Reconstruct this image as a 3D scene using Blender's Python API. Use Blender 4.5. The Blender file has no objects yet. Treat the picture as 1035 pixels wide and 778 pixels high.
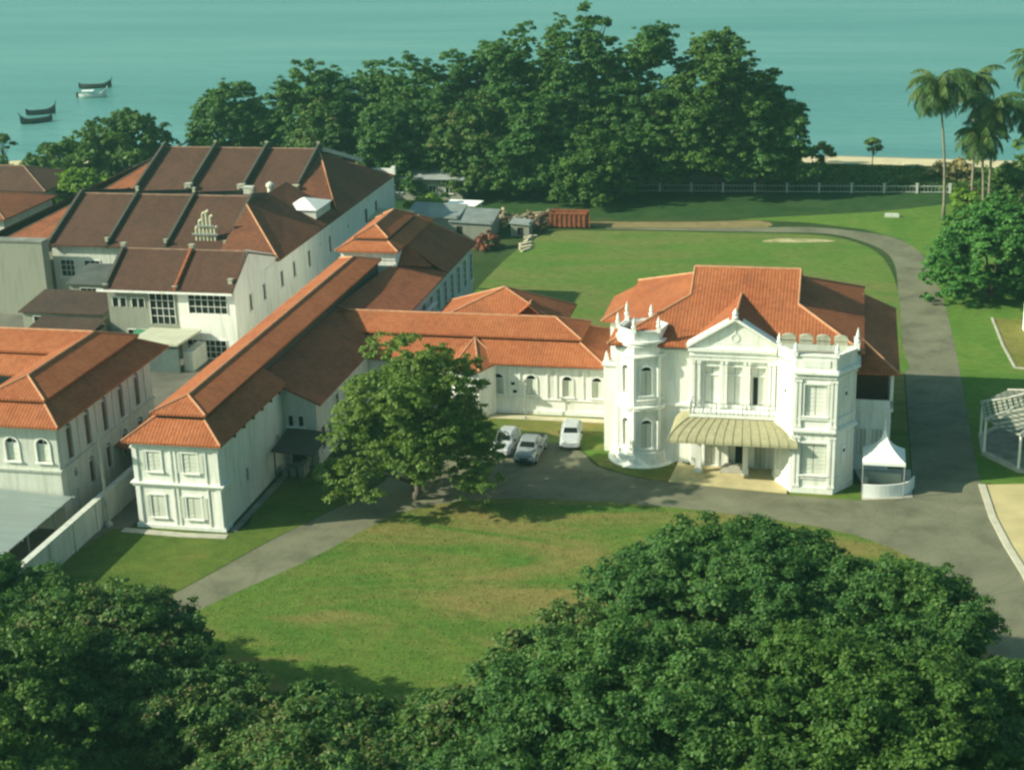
import bpy, bmesh, math, random
import numpy as np
from mathutils import Vector, Matrix

S = bpy.context.scene
COL = S.collection
R = math.radians
PI = math.pi

# ------------------------------------------------------------------ camera
# world axes follow the mansion: X along its facade, Y towards the sea, Z up
cam_d = bpy.data.cameras.new('camera')
cam = bpy.data.objects.new('camera', cam_d)
COL.objects.link(cam)
r_ = Vector((0.97800595, 0.20688957, -0.02647748))
u_ = Vector((-0.04328889, 0.32551647, 0.94454492))
w_ = Vector((-0.20403535, 0.92262437, -0.32731307))
M4 = Matrix.Identity(4)
for i in range(3):
    M4[i][0] = r_[i]; M4[i][1] = u_[i]; M4[i][2] = -w_[i]
M4[2][3] = 47.0
cam.matrix_world = M4
cam_d.sensor_width = 36
cam_d.lens = 55.38
cam_d.clip_start = 1
cam_d.clip_end = 20000
S.camera = cam

# ------------------------------------------------------------------ light
SUN_EL, SUN_TRAVEL = R(30.5), R(22)      # travel direction measured from +X towards +Y
W = bpy.data.worlds.new('World'); S.world = W; W.use_nodes = True
nt = W.node_tree
sky = nt.nodes.new('ShaderNodeTexSky'); sky.sky_type = 'NISHITA'; sky.sun_disc = False
sky.sun_elevation = SUN_EL
az_x, az_y = -math.cos(SUN_TRAVEL), -math.sin(SUN_TRAVEL)       # towards the sun
sky.sun_rotation = math.atan2(az_x, az_y) % (2*PI)
sky.air_density = 1.0; sky.dust_density = 2.5; sky.ozone_density = 1.0
tint = nt.nodes.new('ShaderNodeMix'); tint.data_type = 'RGBA'; tint.blend_type = 'MULTIPLY'
tint.inputs[0].default_value = 1.0
tint.inputs[7].default_value = (0.70, 1.0, 0.86, 1)
nt.links.new(sky.outputs[0], tint.inputs[6])
nt.links.new(tint.outputs[2], nt.nodes['Background'].inputs[0])
nt.nodes['Background'].inputs[1].default_value = 0.10
sun_d = bpy.data.lights.new('sun', 'SUN'); sun_d.energy = 5.0; sun_d.angle = R(0.6)
sun_d.color = (1.0, 0.95, 0.76)
sun = bpy.data.objects.new('sun', sun_d); COL.objects.link(sun)
dvec = Vector((math.cos(SUN_TRAVEL)*math.cos(SUN_EL), math.sin(SUN_TRAVEL)*math.cos(SUN_EL), -math.sin(SUN_EL)))
sun.rotation_euler = dvec.to_track_quat('-Z', 'Y').to_euler()
S.view_settings.view_transform = 'Standard'
S.view_settings.look = 'None'
S.view_settings.exposure = 0.50
S.view_settings.gamma = 1.0
S.render.engine = 'CYCLES'
S.cycles.use_denoising = True
S.cycles.max_bounces = 6
S.cycles.diffuse_bounces = 3
S.cycles.transparent_max_bounces = 8
S.cycles.volume_bounces = 0
S.cycles.volume_step_rate = 4
S.cycles.volume_max_steps = 32
S.cycles.filter_width = 2.5

rnd = random.Random(7)

# ------------------------------------------------------------------ materials
MATS = {}
def base_mat(name, rough=0.8, spec=0.3):
    m = bpy.data.materials.new(name); m.use_nodes = True
    b = m.node_tree.nodes['Principled BSDF']
    b.inputs['Roughness'].default_value = rough
    b.inputs['Specular IOR Level'].default_value = spec
    MATS[name] = m
    return m, m.node_tree, b
def nd(t, kind, **kw):
    n = t.nodes.new(kind)
    for k, v in kw.items(): setattr(n, k, v)
    return n
def pos(t, scale=(1, 1, 1), rot=(0, 0, 0)):
    g = nd(t, 'ShaderNodeNewGeometry'); mp = nd(t, 'ShaderNodeMapping')
    mp.inputs['Scale'].default_value = scale; mp.inputs['Rotation'].default_value = rot
    t.links.new(g.outputs['Position'], mp.inputs['Vector'])
    return mp.outputs[0]
def noise(t, vec, scale, detail=4, rough=.55, dist=0):
    n = nd(t, 'ShaderNodeTexNoise'); n.inputs['Scale'].default_value = scale
    n.inputs['Detail'].default_value = detail; n.inputs['Roughness'].default_value = rough
    n.inputs['Distortion'].default_value = dist
    t.links.new(vec, n.inputs['Vector']); return n.outputs['Fac']
def ramp(t, fac, stops):
    r = nd(t, 'ShaderNodeValToRGB'); e = r.color_ramp.elements
    while len(e) < len(stops): e.new(0.5)
    for el, (p, c) in zip(e, stops):
        el.position = p; el.color = (c[0], c[1], c[2], 1) if not isinstance(c, (int, float)) else (c, c, c, 1)
    t.links.new(fac, r.inputs[0]); return r.outputs[0]
def mix(t, fac, a, b, blend='MIX'):
    m = nd(t, 'ShaderNodeMix', data_type='RGBA', blend_type=blend)
    for i, v in ((0, fac), (6, a), (7, b)):
        if isinstance(v, (int, float)): m.inputs[i].default_value = v
        elif isinstance(v, tuple): m.inputs[i].default_value = (v[0], v[1], v[2], 1)
        else: t.links.new(v, m.inputs[i])
    return m.outputs[2]
def bump(t, b, h, strength=.4, dist=.05):
    n = nd(t, 'ShaderNodeBump'); n.inputs['Strength'].default_value = strength; n.inputs['Distance'].default_value = dist
    t.links.new(h, n.inputs['Height']); t.links.new(n.outputs[0], b.inputs['Normal'])

def m_simple(name, c, rough=.7, var=.15, sc=.8, spec=.3, metal=0.0):
    m, t, b = base_mat(name, rough, spec)
    f = noise(t, pos(t), sc, 5)
    lo = tuple(x*(1-var) for x in c); hi = tuple(min(1, x*(1+var)) for x in c)
    t.links.new(ramp(t, f, [(.3, lo), (.7, hi)]), b.inputs['Base Color'])
    b.inputs['Metallic'].default_value = metal
    return m
def m_plaster(name, c, stain=(.40, .41, .31), amt=.5):
    m, t, b = base_mat(name, .85, .2)
    streak = noise(t, pos(t, (1.8, 1.8, .2)), 1.2, 7, .7)
    f1 = ramp(t, streak, [(.47, 0.0), (.70, 1.0)])
    blot = noise(t, pos(t), .45, 6, .6, .4)
    f2 = ramp(t, blot, [(.50, 0.0), (.72, 1.0)])
    f = mix(t, 1.0, f1, f2, 'MULTIPLY')
    fine = noise(t, pos(t), 4.0, 3)
    cc = mix(t, fine, tuple(x*.93 for x in c), tuple(min(.9, x*1.03) for x in c))
    sm = nd(t, 'ShaderNodeMath', operation='MULTIPLY'); t.links.new(f, sm.inputs[0]); sm.inputs[1].default_value = amt
    # light overall streaking as well
    s2 = nd(t, 'ShaderNodeMath', operation='MULTIPLY'); t.links.new(f1, s2.inputs[0]); s2.inputs[1].default_value = amt*.7
    mx = nd(t, 'ShaderNodeMath', operation='MAXIMUM'); t.links.new(sm.outputs[0], mx.inputs[0]); t.links.new(s2.outputs[0], mx.inputs[1])
    t.links.new(mix(t, mx.outputs[0], cc, stain), b.inputs['Base Color'])
    bump(t, b, fine, .25, .03)
    return m
def m_tile(name, c1, c2, moss=(.10, .07, .045), mossamt=.5, pitch=.27):
    m, t, b = base_mat(name, .82, .2)
    g = nd(t, 'ShaderNodeNewGeometry')
    sp = nd(t, 'ShaderNodeSeparateXYZ'); t.links.new(g.outputs['Position'], sp.inputs[0])
    sn = nd(t, 'ShaderNodeSeparateXYZ'); t.links.new(g.outputs['True Normal'], sn.inputs[0])
    ax = nd(t, 'ShaderNodeMath', operation='ABSOLUTE'); t.links.new(sn.outputs[0], ax.inputs[0])
    ay = nd(t, 'ShaderNodeMath', operation='ABSOLUTE'); t.links.new(sn.outputs[1], ay.inputs[0])
    gt = nd(t, 'ShaderNodeMath', operation='GREATER_THAN'); t.links.new(ax.outputs[0], gt.inputs[0]); t.links.new(ay.outputs[0], gt.inputs[1])
    mm = nd(t, 'ShaderNodeMix', data_type='FLOAT')
    t.links.new(gt.outputs[0], mm.inputs[0]); t.links.new(sp.outputs[0], mm.inputs[2]); t.links.new(sp.outputs[1], mm.inputs[3])
    k = nd(t, 'ShaderNodeMath', operation='MULTIPLY'); t.links.new(mm.outputs[0], k.inputs[0]); k.inputs[1].default_value = 2*PI/pitch
    si = nd(t, 'ShaderNodeMath', operation='SINE'); t.links.new(k.outputs[0], si.inputs[0])
    # courses across the slope
    kz = nd(t, 'ShaderNodeMath', operation='MULTIPLY'); t.links.new(sp.outputs[2], kz.inputs[0]); kz.inputs[1].default_value = 1/.19
    fr = nd(t, 'ShaderNodeMath', operation='FRACT'); t.links.new(kz.outputs[0], fr.inputs[0])
    h = nd(t, 'ShaderNodeMath', operation='MULTIPLY_ADD'); t.links.new(si.outputs[0], h.inputs[0]); h.inputs[1].default_value = .5
    frs = nd(t, 'ShaderNodeMath', operation='MULTIPLY'); t.links.new(fr.outputs[0], frs.inputs[0]); frs.inputs[1].default_value = -.35
    t.links.new(frs.outputs[0], h.inputs[2])
    big = noise(t, pos(t), .22, 6, .6, .5)
    tile = nd(t, 'ShaderNodeTexWhiteNoise', noise_dimensions='3D')
    sn2 = nd(t, 'ShaderNodeVectorMath', operation='SNAP'); t.links.new(g.outputs['Position'], sn2.inputs[0]); sn2.inputs[1].default_value = (.35, .35, .19)
    t.links.new(sn2.outputs[0], tile.inputs[0])
    mixf = nd(t, 'ShaderNodeMath', operation='MULTIPLY_ADD'); t.links.new(tile.outputs[0], mixf.inputs[0]); mixf.inputs[1].default_value = .35; t.links.new(big, mixf.inputs[2])
    c = ramp(t, mixf.outputs[0], [(.35, c1), (.95, c2)])
    ms = ramp(t, noise(t, pos(t, (1, 1, .6)), .5, 7, .7), [(.52, 0.0), (.74, 1.0)])
    mf = nd(t, 'ShaderNodeMath', operation='MULTIPLY'); t.links.new(ms, mf.inputs[0]); mf.inputs[1].default_value = mossamt
    c = mix(t, mf.outputs[0], c, moss)
    # darker colour along the tile channels
    gr = ramp(t, si.outputs[0], [(0.0, .74), (.6, 1.0)])
    c = mix(t, .4, c, mix(t, 1.0, c, gr, 'MULTIPLY'))
    t.links.new(c, b.inputs['Base Color'])
    bump(t, b, h.outputs[0], .5, .04)
    return m
def m_grass(name, stops, sc=.11, dry=None, drysc=.16):
    m, t, b = base_mat(name, .95, .1)
    f = noise(t, pos(t, (1, 1, 1), (0, 0, .5)), sc, 8, .62, .8)
    c = ramp(t, f, stops)
    if dry:
        f2 = noise(t, pos(t, (.55, 1.7, 1), (0, 0, -.35)), drysc, 6, .6, 1.1)
        c = mix(t, ramp(t, f2, [(.44, 0.0), (.62, .9)]), c, dry)
    fine = noise(t, pos(t), 5.0, 4, .7)
    c = mix(t, 1.0, c, ramp(t, fine, [(.25, .72), (.75, 1.22)]), 'MULTIPLY')
    mid = noise(t, pos(t, (1, 1.4, 1), (0, 0, .9)), .9, 5, .65, .4)
    c = mix(t, 1.0, c, ramp(t, mid, [(.3, .80), (.5, 1.0), (.7, 1.16)]), 'MULTIPLY')
    t.links.new(c, b.inputs['Base Color'])
    bump(t, b, fine, .6, .12)
    return m
def m_leaf(name, stops, trans=.25, sc=.25):
    m = bpy.data.materials.new(name); m.use_nodes = True; t = m.node_tree
    t.nodes.clear(); MATS[name] = m
    out = nd(t, 'ShaderNodeOutputMaterial')
    g = nd(t, 'ShaderNodeNewGeometry')
    big = noise(t, pos(t), sc, 4)
    ma = nd(t, 'ShaderNodeMath', operation='MULTIPLY_ADD'); t.links.new(g.outputs['Random Per Island'], ma.inputs[0]); ma.inputs[1].default_value = .5
    t.links.new(big, ma.inputs[2])
    c = ramp(t, ma.outputs[0], stops)
    d = nd(t, 'ShaderNodeBsdfPrincipled'); d.inputs['Roughness'].default_value = .6; d.inputs['Specular IOR Level'].default_value = .25
    t.links.new(c, d.inputs['Base Color'])
    tr = nd(t, 'ShaderNodeBsdfTranslucent'); t.links.new(mix(t, 1.0, c, (1.3, 1.4, .5), 'MULTIPLY'), tr.inputs[0])
    mx = nd(t, 'ShaderNodeMixShader'); mx.inputs[0].default_value = trans
    t.links.new(d.outputs[0], mx.inputs[1]); t.links.new(tr.outputs[0], mx.inputs[2]); t.links.new(mx.outputs[0], out.inputs[0])
    return m

white = m_plaster('white_plaster', (.86, .86, .79), amt=.7)
dull = m_plaster('weathered_white_plaster', (.62, .63, .55), (.26, .29, .24), .75)
old_white = m_plaster('mouldy_white_plaster', (.45, .44, .33), (.16, .17, .12), .9)
greyp = m_plaster('bare_grey_render', (.30, .31, .25), (.16, .18, .14), .7)
trimm = m_plaster('white_trim_paint', (.87, .87, .81), (.45, .46, .36), .6)
tile = m_tile('orange_clay_tiles', (.30, .085, .034), (.43, .145, .058), (.12, .065, .04), .45)
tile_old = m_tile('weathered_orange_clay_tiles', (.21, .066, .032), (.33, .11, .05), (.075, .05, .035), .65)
tile_brown = m_tile('brown_concrete_tiles', (.070, .034, .024), (.115, .054, .036), (.04, .034, .026), .6)
tile_corner = m_tile('browned_clay_tiles', (.12, .05, .03), (.24, .085, .042), (.06, .042, .03), .6)
tile_dark = m_tile('sooty_dark_tiles', (.055, .035, .028), (.09, .055, .04), (.035, .03, .028), .7)
ridge_m = m_simple('pale_clay_ridge_caps', (.48, .24, .13), .8, .2, 1.5)
ridge_dk = m_simple('mortar_ridge_caps', (.26, .16, .11), .8, .3, 1.5)
fascia_m = m_simple('dark_timber_fascia', (.07, .06, .045), .8)
party_m = m_plaster('mouldy_party_wall_render', (.085, .08, .065), (.04, .042, .035), .8)
shutter_m = m_simple('pale_green_grey_shutter', (.66, .68, .58), .6, .06)
shutter_w = m_simple('white_shutter_paint', (.80, .80, .72), .6, .04)
shutter_br = m_simple('brown_shutter_paint', (.13, .055, .035), .6, .2)
glass_m = m_simple('dark_window_glass', (.014, .020, .020), .35, .3, .6, .12)
dark_m = m_simple('dark_interior', (.02, .022, .02), .9)
asph = None
concrete = m_simple('pale_concrete', (.42, .40, .33), .85, .2, 1.2)
conc_dk = m_simple('stained_concrete', (.22, .22, .19), .9, .3, .9)
metal_g = m_simple('grey_painted_metal', (.30, .33, .32), .5, .15, 1)
metal_roof = m_simple('pale_blue_grey_sheet_roof', (.24, .28, .27), .55, .25, .5)
wood = m_simple('weathered_wood', (.30, .22, .14), .85, .35, 1.5)
trunk_m = m_simple('grey_brown_bark', (.12, .10, .075), .9, .35, 2.5)
palm_tr = m_simple('palm_trunk_bark', (.22, .19, .14), .9, .25, 2.5)
white_pvc = m_simple('white_tent_canvas', (.88, .89, .86), .5, .02)
black_m = m_simple('black_rubber', (.02, .02, .02), .8)
canopy_m = None
LEAF_DK = m_leaf('dark_green_leaves', [(.30, (.012, .045, .014)), (.60, (.042, .115, .023)), (.9, (.11, .19, .038)), (1.0, (.14, .13, .05))], .22, .4)
LEAF_MD = m_leaf('mid_green_leaves', [(.35, (.022, .068, .012)), (.75, (.06, .135, .02)), (1.0, (.11, .19, .035))], .24)
LEAF_LT = m_leaf('yellow_green_leaves', [(.35, (.08, .17, .02)), (.75, (.13, .24, .022)), (1.0, (.2, .3, .04))], .25)
LEAF_BELT = m_leaf('deep_green_leaves', [(.30, (.017, .064, .018)), (.62, (.049, .130, .029)), (1.0, (.10, .19, .042))], .30, .16)
LEAF_LAWN = m_leaf('olive_green_leaves', [(.30, (.06, .125, .022)), (.65, (.12, .20, .036)), (1.0, (.19, .26, .06))], .36)
LEAF_PALM = m_leaf('palm_leaflets', [(.35, (.02, .06, .014)), (.75, (.05, .115, .024)), (1.0, (.13, .16, .04))], .2)
LEAF_BRIGHT = m_leaf('fresh_green_leaves', [(.35, (.025, .095, .018)), (.75, (.055, .17, .03)), (1.0, (.09, .22, .04))], .2)

# ------------------------------------------------------------------ mesh helpers
class MB:
    def __init__(s): s.v = []; s.f = []
    def add(s, vs, fs):
        o = len(s.v); s.v += [tuple(v) for v in vs]; s.f += [tuple(o+i for i in f) for f in fs]
    def poly(s, *p): s.add(p, [tuple(range(len(p)))])
    def box(s, x0, y0, z0, x1, y1, z1):
        x0, x1 = sorted((x0, x1)); y0, y1 = sorted((y0, y1)); z0, z1 = sorted((z0, z1))
        s.add([(x0,y0,z0),(x1,y0,z0),(x1,y1,z0),(x0,y1,z0),(x0,y0,z1),(x1,y0,z1),(x1,y1,z1),(x0,y1,z1)],
              [(0,3,2,1),(4,5,6,7),(0,1,5,4),(1,2,6,5),(2,3,7,6),(3,0,4,7)])
    def prism(s, pts, z0, z1):
        n = len(pts)
        s.add([(p[0],p[1],z0) for p in pts]+[(p[0],p[1],z1) for p in pts],
              [tuple(range(n-1,-1,-1)), tuple(range(n,2*n))]+[(i,(i+1)%n,n+(i+1)%n,n+i) for i in range(n)])
    def slab(s, pts, t=.16):
        n = len(pts)
        s.add(list(pts)+[(p[0],p[1],p[2]-t) for p in pts],
              [tuple(range(n)), tuple(range(2*n-1,n-1,-1))]+[(i,n+i,n+(i+1)%n,(i+1)%n) for i in range(n)])
    def tube(s, p0, p1, r0, r1=None, n=8):
        r1 = r0 if r1 is None else r1
        a, b = Vector(p0), Vector(p1); d = (b-a)
        if d.length < 1e-6: return
        d.normalize(); x = d.orthogonal().normalized(); y = d.cross(x)
        vs = [a+(x*math.cos(2*PI*i/n)+y*math.sin(2*PI*i/n))*r0 for i in range(n)]+[b+(x*math.cos(2*PI*i/n)+y*math.sin(2*PI*i/n))*r1 for i in range(n)]
        s.add(vs, [(i,(i+1)%n,n+(i+1)%n,n+i) for i in range(n)]+[tuple(range(n-1,-1,-1)), tuple(range(n,2*n))])
    def path(s, pts, rs, n=7):
        prev = None; base = len(s.v)
        P = [Vector(p) for p in pts]
        for k, p in enumerate(P):
            d = (P[min(k+1,len(P)-1)]-P[max(k-1,0)]).normalized()
            x = Vector((1,0,0)) if abs(d.x) < .8 else Vector((0,1,0))
            x = (x-d*x.dot(d)).normalized(); y = d.cross(x)
            s.v += [tuple(p+(x*math.cos(2*PI*i/n)+y*math.sin(2*PI*i/n))*rs[k]) for i in range(n)]
        for k in range(len(P)-1):
            s.f += [(base+k*n+i, base+k*n+(i+1)%n, base+(k+1)*n+(i+1)%n, base+(k+1)*n+i) for i in range(n)]
        s.f.append(tuple(base+i for i in range(n-1,-1,-1))); s.f.append(tuple(base+(len(P)-1)*n+i for i in range(n)))
    def lathe(s, cx, cy, prof, n=20, a0=0, a1=2*PI):
        full = abs(a1-a0-2*PI) < 1e-6; m = n if full else n+1; base = len(s.v)
        for (r, z) in prof:
            s.v += [(cx+r*math.cos(a0+(a1-a0)*i/n), cy+r*math.sin(a0+(a1-a0)*i/n), z) for i in range(m)]
        for k in range(len(prof)-1):
            for i in range(n):
                j = (i+1) % m
                s.f.append((base+k*m+i, base+k*m+j, base+(k+1)*m+j, base+(k+1)*m+i))
        if prof[-1][0] > 1e-3 and full: s.f.append(tuple(base+(len(prof)-1)*m+i for i in range(m)))
    def fac(s, o, u, L, z0, z1, holes=(), d=.22):
        """wall skin from o along unit u, outward normal (u.y,-u.x); holes (s0,s1,zb,zt,arched)"""
        nx, ny = u[1], -u[0]
        def P(a, z, dp=0): return (o[0]+u[0]*a-nx*dp, o[1]+u[1]*a-ny*dp, z)
        ss = sorted({0, L, *[h[0] for h in holes], *[h[1] for h in holes]}); zz = sorted({z0, z1, *[h[2] for h in holes], *[h[3] for h in holes]})
        for i in range(len(ss)-1):
            for j in range(len(zz)-1):
                a, b, c, e = ss[i], ss[i+1], zz[j], zz[j+1]
                ma, mc = (a+b)/2, (c+e)/2
                if any(h[0] < ma < h[1] and h[2] < mc < h[3] for h in holes): continue
                s.poly(P(a,c), P(b,c), P(b,e), P(a,e))
        for h in holes:
            a, b, c, e = h[:4]; arch = len(h) > 4 and h[4]
            s.poly(P(a,c), P(a,c,d), P(b,c,d), P(b,c))
            if not arch:
                s.poly(P(a,c), P(a,e), P(a,e,d), P(a,c,d)); s.poly(P(b,c), P(b,c,d), P(b,e,d), P(b,e)); s.poly(P(a,e), P(b,e), P(b,e,d), P(a,e,d))
            else:
                r = (b-a)/2; zs = e-r; m = (a+b)/2
                s.poly(P(a,c), P(a,zs), P(a,zs,d), P(a,c,d)); s.poly(P(b,c), P(b,c,d), P(b,zs,d), P(b,zs))
                N = 10; pr = None
                for k in range(N+1):
                    t = PI-PI*k/N; q = (m+r*math.cos(t), zs+r*math.sin(t))
                    if pr:
                        s.poly(P(pr[0],pr[1]), P(q[0],q[1]), P(q[0],e), P(pr[0],e))
                        s.poly(P(pr[0],pr[1]), P(pr[0],pr[1],d), P(q[0],q[1],d), P(q[0],q[1]))
                    pr = q
    def obox(s, o, u, a0, a1, z0, z1, d0, d1):
        """box on a facade: a along u, d outward"""
        nx, ny = u[1], -u[0]
        def P(a, dp, z): return (o[0]+u[0]*a+nx*dp, o[1]+u[1]*a+ny*dp, z)
        s.add([P(a0,d1,z0),P(a1,d1,z0),P(a1,d0,z0),P(a0,d0,z0),P(a0,d1,z1),P(a1,d1,z1),P(a1,d0,z1),P(a0,d0,z1)],
              [(0,3,2,1),(4,5,6,7),(0,1,5,4),(1,2,6,5),(2,3,7,6),(3,0,4,7)])
    def build(s, name, mat, parent=None, smooth=False, loc=None):
        me = bpy.data.meshes.new(name)
        vs = s.v
        if loc is not None: vs = [(v[0]-loc[0], v[1]-loc[1], v[2]-loc[2]) for v in vs]
        me.from_pydata(vs, [], s.f); me.materials.append(mat)
        if smooth: me.shade_smooth()
        o = bpy.data.objects.new(name, me); COL.objects.link(o)
        if parent is not None:
            o.parent = parent
            # vertices are written in world coordinates: take out the root's place
            root = parent
            off = Vector((0,0,0))
            while root is not None: off += Vector(root.location); root = root.parent
            if loc is None and off.length > 0: me.transform(Matrix.Translation(-off))
        elif loc is not None: o.location = loc
        return o
def tag(o, label=None, cat=None, group=None, kind=None):
    if label: o['label'] = label
    if cat: o['category'] = cat
    if group: o['group'] = group
    if kind: o['kind'] = kind
    return o
def empty(name, loc, label, cat, group=None):
    o = bpy.data.objects.new(name, None); o.empty_display_size = .5; COL.objects.link(o); o.location = loc
    return tag(o, label, cat, group)
def copy_tree(o, parent=None):
    c = o.copy(); COL.objects.link(c)
    if parent is not None: c.parent = parent
    for ch in [x for x in o.children]: copy_tree(ch, c)
    return c

# ------------------------------------------------------------------ windows
def window(par, o, u, h, style='shutter', d=.22, shut=None, frame=True, name='window', surround=.14, sillw=True):
    a, b, c, e = h[:4]; arch = len(h) > 4 and h[4]
    nx, ny = u[1], -u[0]
    def P(s_, z, dp=0): return (o[0]+u[0]*s_+nx*dp, o[1]+u[1]*s_+ny*dp, z)
    w = b-a; r = w/2; zs = e-r if arch else e
    m = MB(); m.poly(P(a,c,-d+.01), P(b,c,-d+.01), P(b,e,-d+.01), P(a,e,-d+.01))
    mat = {'shutter': shutter_m, 'white': shutter_w, 'brown': shutter_br, 'glass': glass_m, 'open': dark_m}[style]
    pane = m.build(name, glass_m if style != 'open' else dark_m, par)
    if style in ('shutter', 'white', 'brown'):
        q = MB(); mid = (a+b)/2
        zt = zs if arch else e-.02
        for (x0, x1) in ((a+.03, mid-.02), (mid+.02, b-.03)):
            q.obox(o, u, x0, x1, c+.03, zt-.02, -d+.03, -d+.08)
            n = max(3, int((zt-c)/.33))
            for k in range(n):
                z0 = c+.1+(zt-c-.2)*k/n
                q.obox(o, u, x0+.07, x1-.07, z0, z0+(zt-c-.2)/n*.6, -d+.08, -d+.095)
        q.build('shutter', mat, pane)
    if style == 'glass' or arch:
        q = MB(); n = max(1, round(w/.6))
        for k in range(1, n+1): 
            if k < n: q.obox(o, u, a+w*k/n-.025, a+w*k/n+.025, c, e, -d+.02, -d+.06)
        nz = max(1, round((e-c)/.7)) if style == 'glass' else 1
        for k in range(1, nz): q.obox(o, u, a, b, c+(e-c)*k/nz-.025, c+(e-c)*k/nz+.025, -d+.021, -d+.06)
        if arch: q.obox(o, u, a, b, zs-.04, zs+.04, -d+.022, -d+.1)
        q.build('glazing_bar', trimm, pane)
    if frame:
        q = MB(); g = surround; p = .07
        q.obox(o, u, a-g, a, c, zs, 0.004, p); q.obox(o, u, b, b+g, c, zs, 0.004, p)
        if arch:
            N = 10; mm = (a+b)/2
            for k in range(N):
                t0, t1 = PI-PI*k/N, PI-PI*(k+1)/N
                A = [(mm+rr*math.cos(t), zs+rr*math.sin(t)) for rr in (r, r+g) for t in (t0, t1)]
                q.add([P(A[0][0],A[0][1],p), P(A[1][0],A[1][1],p), P(A[3][0],A[3][1],p), P(A[2][0],A[2][1],p),
                       P(A[2][0],A[2][1],0), P(A[3][0],A[3][1],0)], [(0,1,2,3), (3,2,5,4)])
        else: q.obox(o, u, a-g, b+g, zs, zs+g, 0.004, p+.02)
        q.build('window_frame', trimm, pane)
    if sillw:
        q = MB(); q.obox(o, u, a-.2, b+.2, c-.12, c, 0.003, .16); q.build('sill', trimm, pane)
    return pane

def walls(par, foot, z0, z1, holes={}, mat=None, d=.22, name='wall', closed=True):
    """foot: CCW polygon; holes: edge index -> list"""
    m = MB(); n = len(foot); fr = []
    for i in range(n if closed else n-1):
        a, b = foot[i], foot[(i+1) % n]; L = math.dist(a, b); u = ((b[0]-a[0])/L, (b[1]-a[1])/L)
        m.fac(a, u, L, z0, z1, holes.get(i, ()), d); fr.append((a, u, L))
    w = m.build(name, mat or white, par)
    return w, fr
def band(m, foot, z0, z1, p, closed=True, edges=None):
    """moulding running round a footprint, mitred"""
    n = len(foot)
    cx = foot
    def off(i, q):
        pa, pb, pc = foot[(i-1) % n], foot[i], foot[(i+1) % n]
        if not closed and i == 0: pa = (2*pb[0]-pc[0], 2*pb[1]-pc[1])
        if not closed and i == n-1: pc = (2*pb[0]-pa[0], 2*pb[1]-pa[1])
        u1 = Vector((pb[0]-pa[0], pb[1]-pa[1])).normalized(); u2 = Vector((pc[0]-pb[0], pc[1]-pb[1])).normalized()
        n1 = Vector((u1.y, -u1.x)); n2 = Vector((u2.y, -u2.x)); b = (n1+n2); k = q/max(.35, (1+n1.dot(n2))/2)/2
        return (pb[0]+b.x*k, pb[1]+b.y*k)
    for i in range(n if closed else n-1):
        j = (i+1) % n
        a0, b0, a1, b1 = off(i, -.05), off(j, -.05), off(i, p), off(j, p)
        m.prism([a0, a1, b1, b0][::-1], z0, z1)

# ------------------------------------------------------------------ roofs
def hip(m, cap, x0, x1, y0, y1, ze, s, axis='y', hA=1.0, hB=1.0, t=.16, capr=.09):
    """full hip roof; hA/hB = 1 hipped end, 0 gable end. axis = ridge direction"""
    if axis == 'y':
        w = (x1-x0)/2; zr = ze+s*w; xm = (x0+x1)/2; a, b = y0+w*hA, y1-w*hB
        A, B = (xm, a, zr), (xm, b, zr)
        c = [(x0,y0,ze),(x1,y0,ze),(x1,y1,ze),(x0,y1,ze)]
        m.slab([c[1], c[2], B, A], t); m.slab([c[3], c[0], A, B], t)
        if hA: m.slab([c[0], c[1], A], t)
        if hB: m.slab([c[2], c[3], B], t)
    else:
        w = (y1-y0)/2; zr = ze+s*w; ym = (y0+y1)/2; a, b = x0+w*hA, x1-w*hB
        A, B = (a, ym, zr), (b, ym, zr)
        c = [(x0,y0,ze),(x1,y0,ze),(x1,y1,ze),(x0,y1,ze)]
        m.slab([c[0], c[1], B, A], t); m.slab([c[2], c[3], A, B], t)
        if hA: m.slab([c[3], c[0], A], t)
        if hB: m.slab([c[1], c[2], B], t)
    cap.tube(A, B, capr*1.2)
    ends = ((c[0], A), (c[1], A), (c[2], B), (c[3], B)) if axis == 'y' else ((c[0], A), (c[3], A), (c[1], B), (c[2], B))
    hs = (hA, hA, hB, hB)
    for (p, q), hh in zip(ends, hs):
        if hh: cap.tube(p, q, capr)
    return zr
def frustum(m, cap, x0, x1, y0, y1, ze, s, w, sides='SENW', t=.16, capr=.09, wx=None):
    zi = ze+s*w; X0, X1, Y0, Y1 = x0+w*('W' in sides), x1-w*('E' in sides), y0+w*('S' in sides), y1-w*('N' in sides)
    if 'S' in sides: m.slab([(x0,y0,ze),(x1,y0,ze),(X1,Y0,zi),(X0,Y0,zi)], t)
    if 'E' in sides: m.slab([(x1,y0,ze),(x1,y1,ze),(X1,Y1,zi),(X1,Y0,zi)], t)
    if 'N' in sides: m.slab([(x1,y1,ze),(x0,y1,ze),(X0,Y1,zi),(X1,Y1,zi)], t)
    if 'W' in sides: m.slab([(x0,y1,ze),(x0,y0,ze),(X0,Y0,zi),(X0,Y1,zi)], t)
    for nm, p, q in (('SE',(x1,y0,ze),(X1,Y0,zi)),('SW',(x0,y0,ze),(X0,Y0,zi)),('NE',(x1,y1,ze),(X1,Y1,zi)),('NW',(x0,y1,ze),(X0,Y1,zi))):
        if nm[0] in sides and nm[1] in sides: cap.tube(p, q, capr)
    return X0, X1, Y0, Y1, zi

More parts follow.
